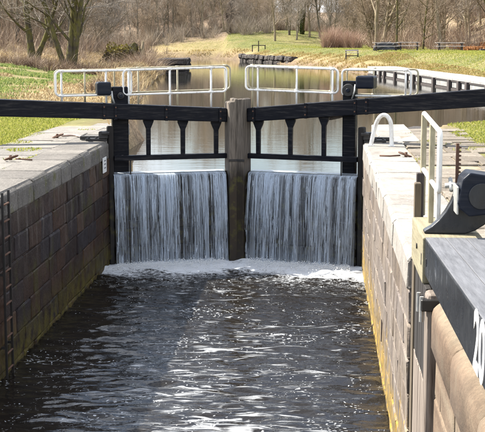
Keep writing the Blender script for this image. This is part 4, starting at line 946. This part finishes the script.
def tree(meshes, x, y, bark, twigm, label, group=None, rz=0, sc=1.0, name='bare_tree'):
    z = hz(x, y); o = empty(name, (x, y, z), rz); o.scale = (sc, sc, sc); tag(o, label, 'tree', group)
    for nm, me, m_ in (('trunk', meshes[0], bark), ('crown', meshes[1], twigm)):
        p = bpy.data.objects.new(nm, me); C.objects.link(p); p.parent = o
        if not me.materials: me.materials.append(MATS[m_])
        p.material_slots[0].link = 'OBJECT'; p.material_slots[0].material = MATS[m_]
    return o
tree(H_, -21.9, 95, 'mossy_bark', 'grey_twig', 'forked mossy bare tree, leftmost of the two on the left bank', None, 0.1)
tree(M_, -18.5, 92, 'mossy_bark', 'grey_twig', 'many stemmed mossy bare tree with yellow green base on the left bank', None, 0)
tree(N_, 6.6, 146, 'tan_bark', 'twig_bark', 'bare tree with V of leaning trunks behind the covered heap', None, 0)
tree(Q_, 20.2, 146, 'mossy_bark', 'twig_bark', 'dark bare tree leaning right above the bracken bank', None, 0.1)
tree(B_, -7.7, 218, 'pale_bark', 'grey_twig', 'slim pale birch on the far mound', None, 0, .8)
ti = tree(V_[2], -2.9, 205, 'mossy_bark', 'grey_twig', 'ivy clad dark trunk behind the far lawn', None, 0.4, .9)
V, F, r1 = leaves(1300, .42, .42, 5.2, -.3, .11, 5); link('ivy', fast_mesh('ivy', V, F, dict(rnd=r1)), 'ivy_leaves', ti)
r_ = random.Random(5)
def wood(n, x0, x1, y0, y1, label, group, barks, cond=None, smin=.75, smax=1.15, mind=1.6):
    done = []; tries = 0
    while len(done) < n and tries < n * 40:
        tries += 1; x, y = r_.uniform(x0, x1), r_.uniform(y0, y1)
        if cond and not cond(x, y): continue
        if any((x - a) ** 2 + (y - b) ** 2 < mind ** 2 for a, b in done): continue
        done.append((x, y)); bk = r_.choice(barks); vi = r_.randrange(6); tree(V_[vi], x, y, bk[0], bk[1], '%s %s %s' % (BN[bk[0]], FN[vi], label), group, r_.uniform(0, 6.28), r_.uniform(smin, smax))
BN = dict(grey_bark='grey barked', tan_bark='tan barked', mossy_bark='mossy'); FN = ['tall single stemmed', 'twin stemmed', 'straight high branched', 'bushy three stemmed', 'low branched spreading', 'forked slender']
GT = [('grey_bark', 'grey_twig'), ('tan_bark', 'twig_bark'), ('grey_bark', 'twig_bark')]
wood(165, -62, 30, 208, 258, 'bare tree of the grey brown wood across the canal', 'trees of the far wood', GT, lambda x, y: y > 214 or x < -12, .42, .85)
wood(52, 7, 46, 136, 200, 'bare tree in the wood behind the picnic tables', 'trees behind the picnic tables', [('tan_bark', 'twig_bark'), ('tan_bark', 'grey_twig'), ('mossy_bark', 'twig_bark')], lambda x, y: x > 7 + (y - 136) * -.05, .7, 1.1, 1.7)
wood(58, -62, -22, 112, 200, 'bare tree on the wooded slope at the left', 'trees on the left slope', GT, lambda x, y: x < -21 - (y - 112) * .12 and y < 172, .7, 1.1)
wood(16, -9, 8, 176, 215, 'bare tree at the edge of the far lawn', 'trees edging the far lawn', GT, lambda x, y: y > 196 or x > 3, .62, .85)

# ------------------------------------------------------------------ roots that were laid out at the origin get their base point
def reroot(o, loc):
    inv = Matrix.Translation(-Vector(loc)); o.location = loc
    for ch in o.children: ch.matrix_parent_inverse = inv
bpy.context.view_layer.update()
for o, loc in ((wl, (XL, 23, 0)), (wr, (XR, 22, 0)), (wn_, (1.14, 9, 0)), (rc, (1.54, 13, 0)), (lg, (1.2, 12.1, 0)), (pvr, (2.8, 22, ZC)), (pvl, (-6.8, 25, ZC))): reroot(o, loc)
for o in [q for q in C.objects if q.name.startswith('wing_wall')]: reroot(o, (XL - .8 if 'left' in o['label'] else XR + .8, 34, 0))
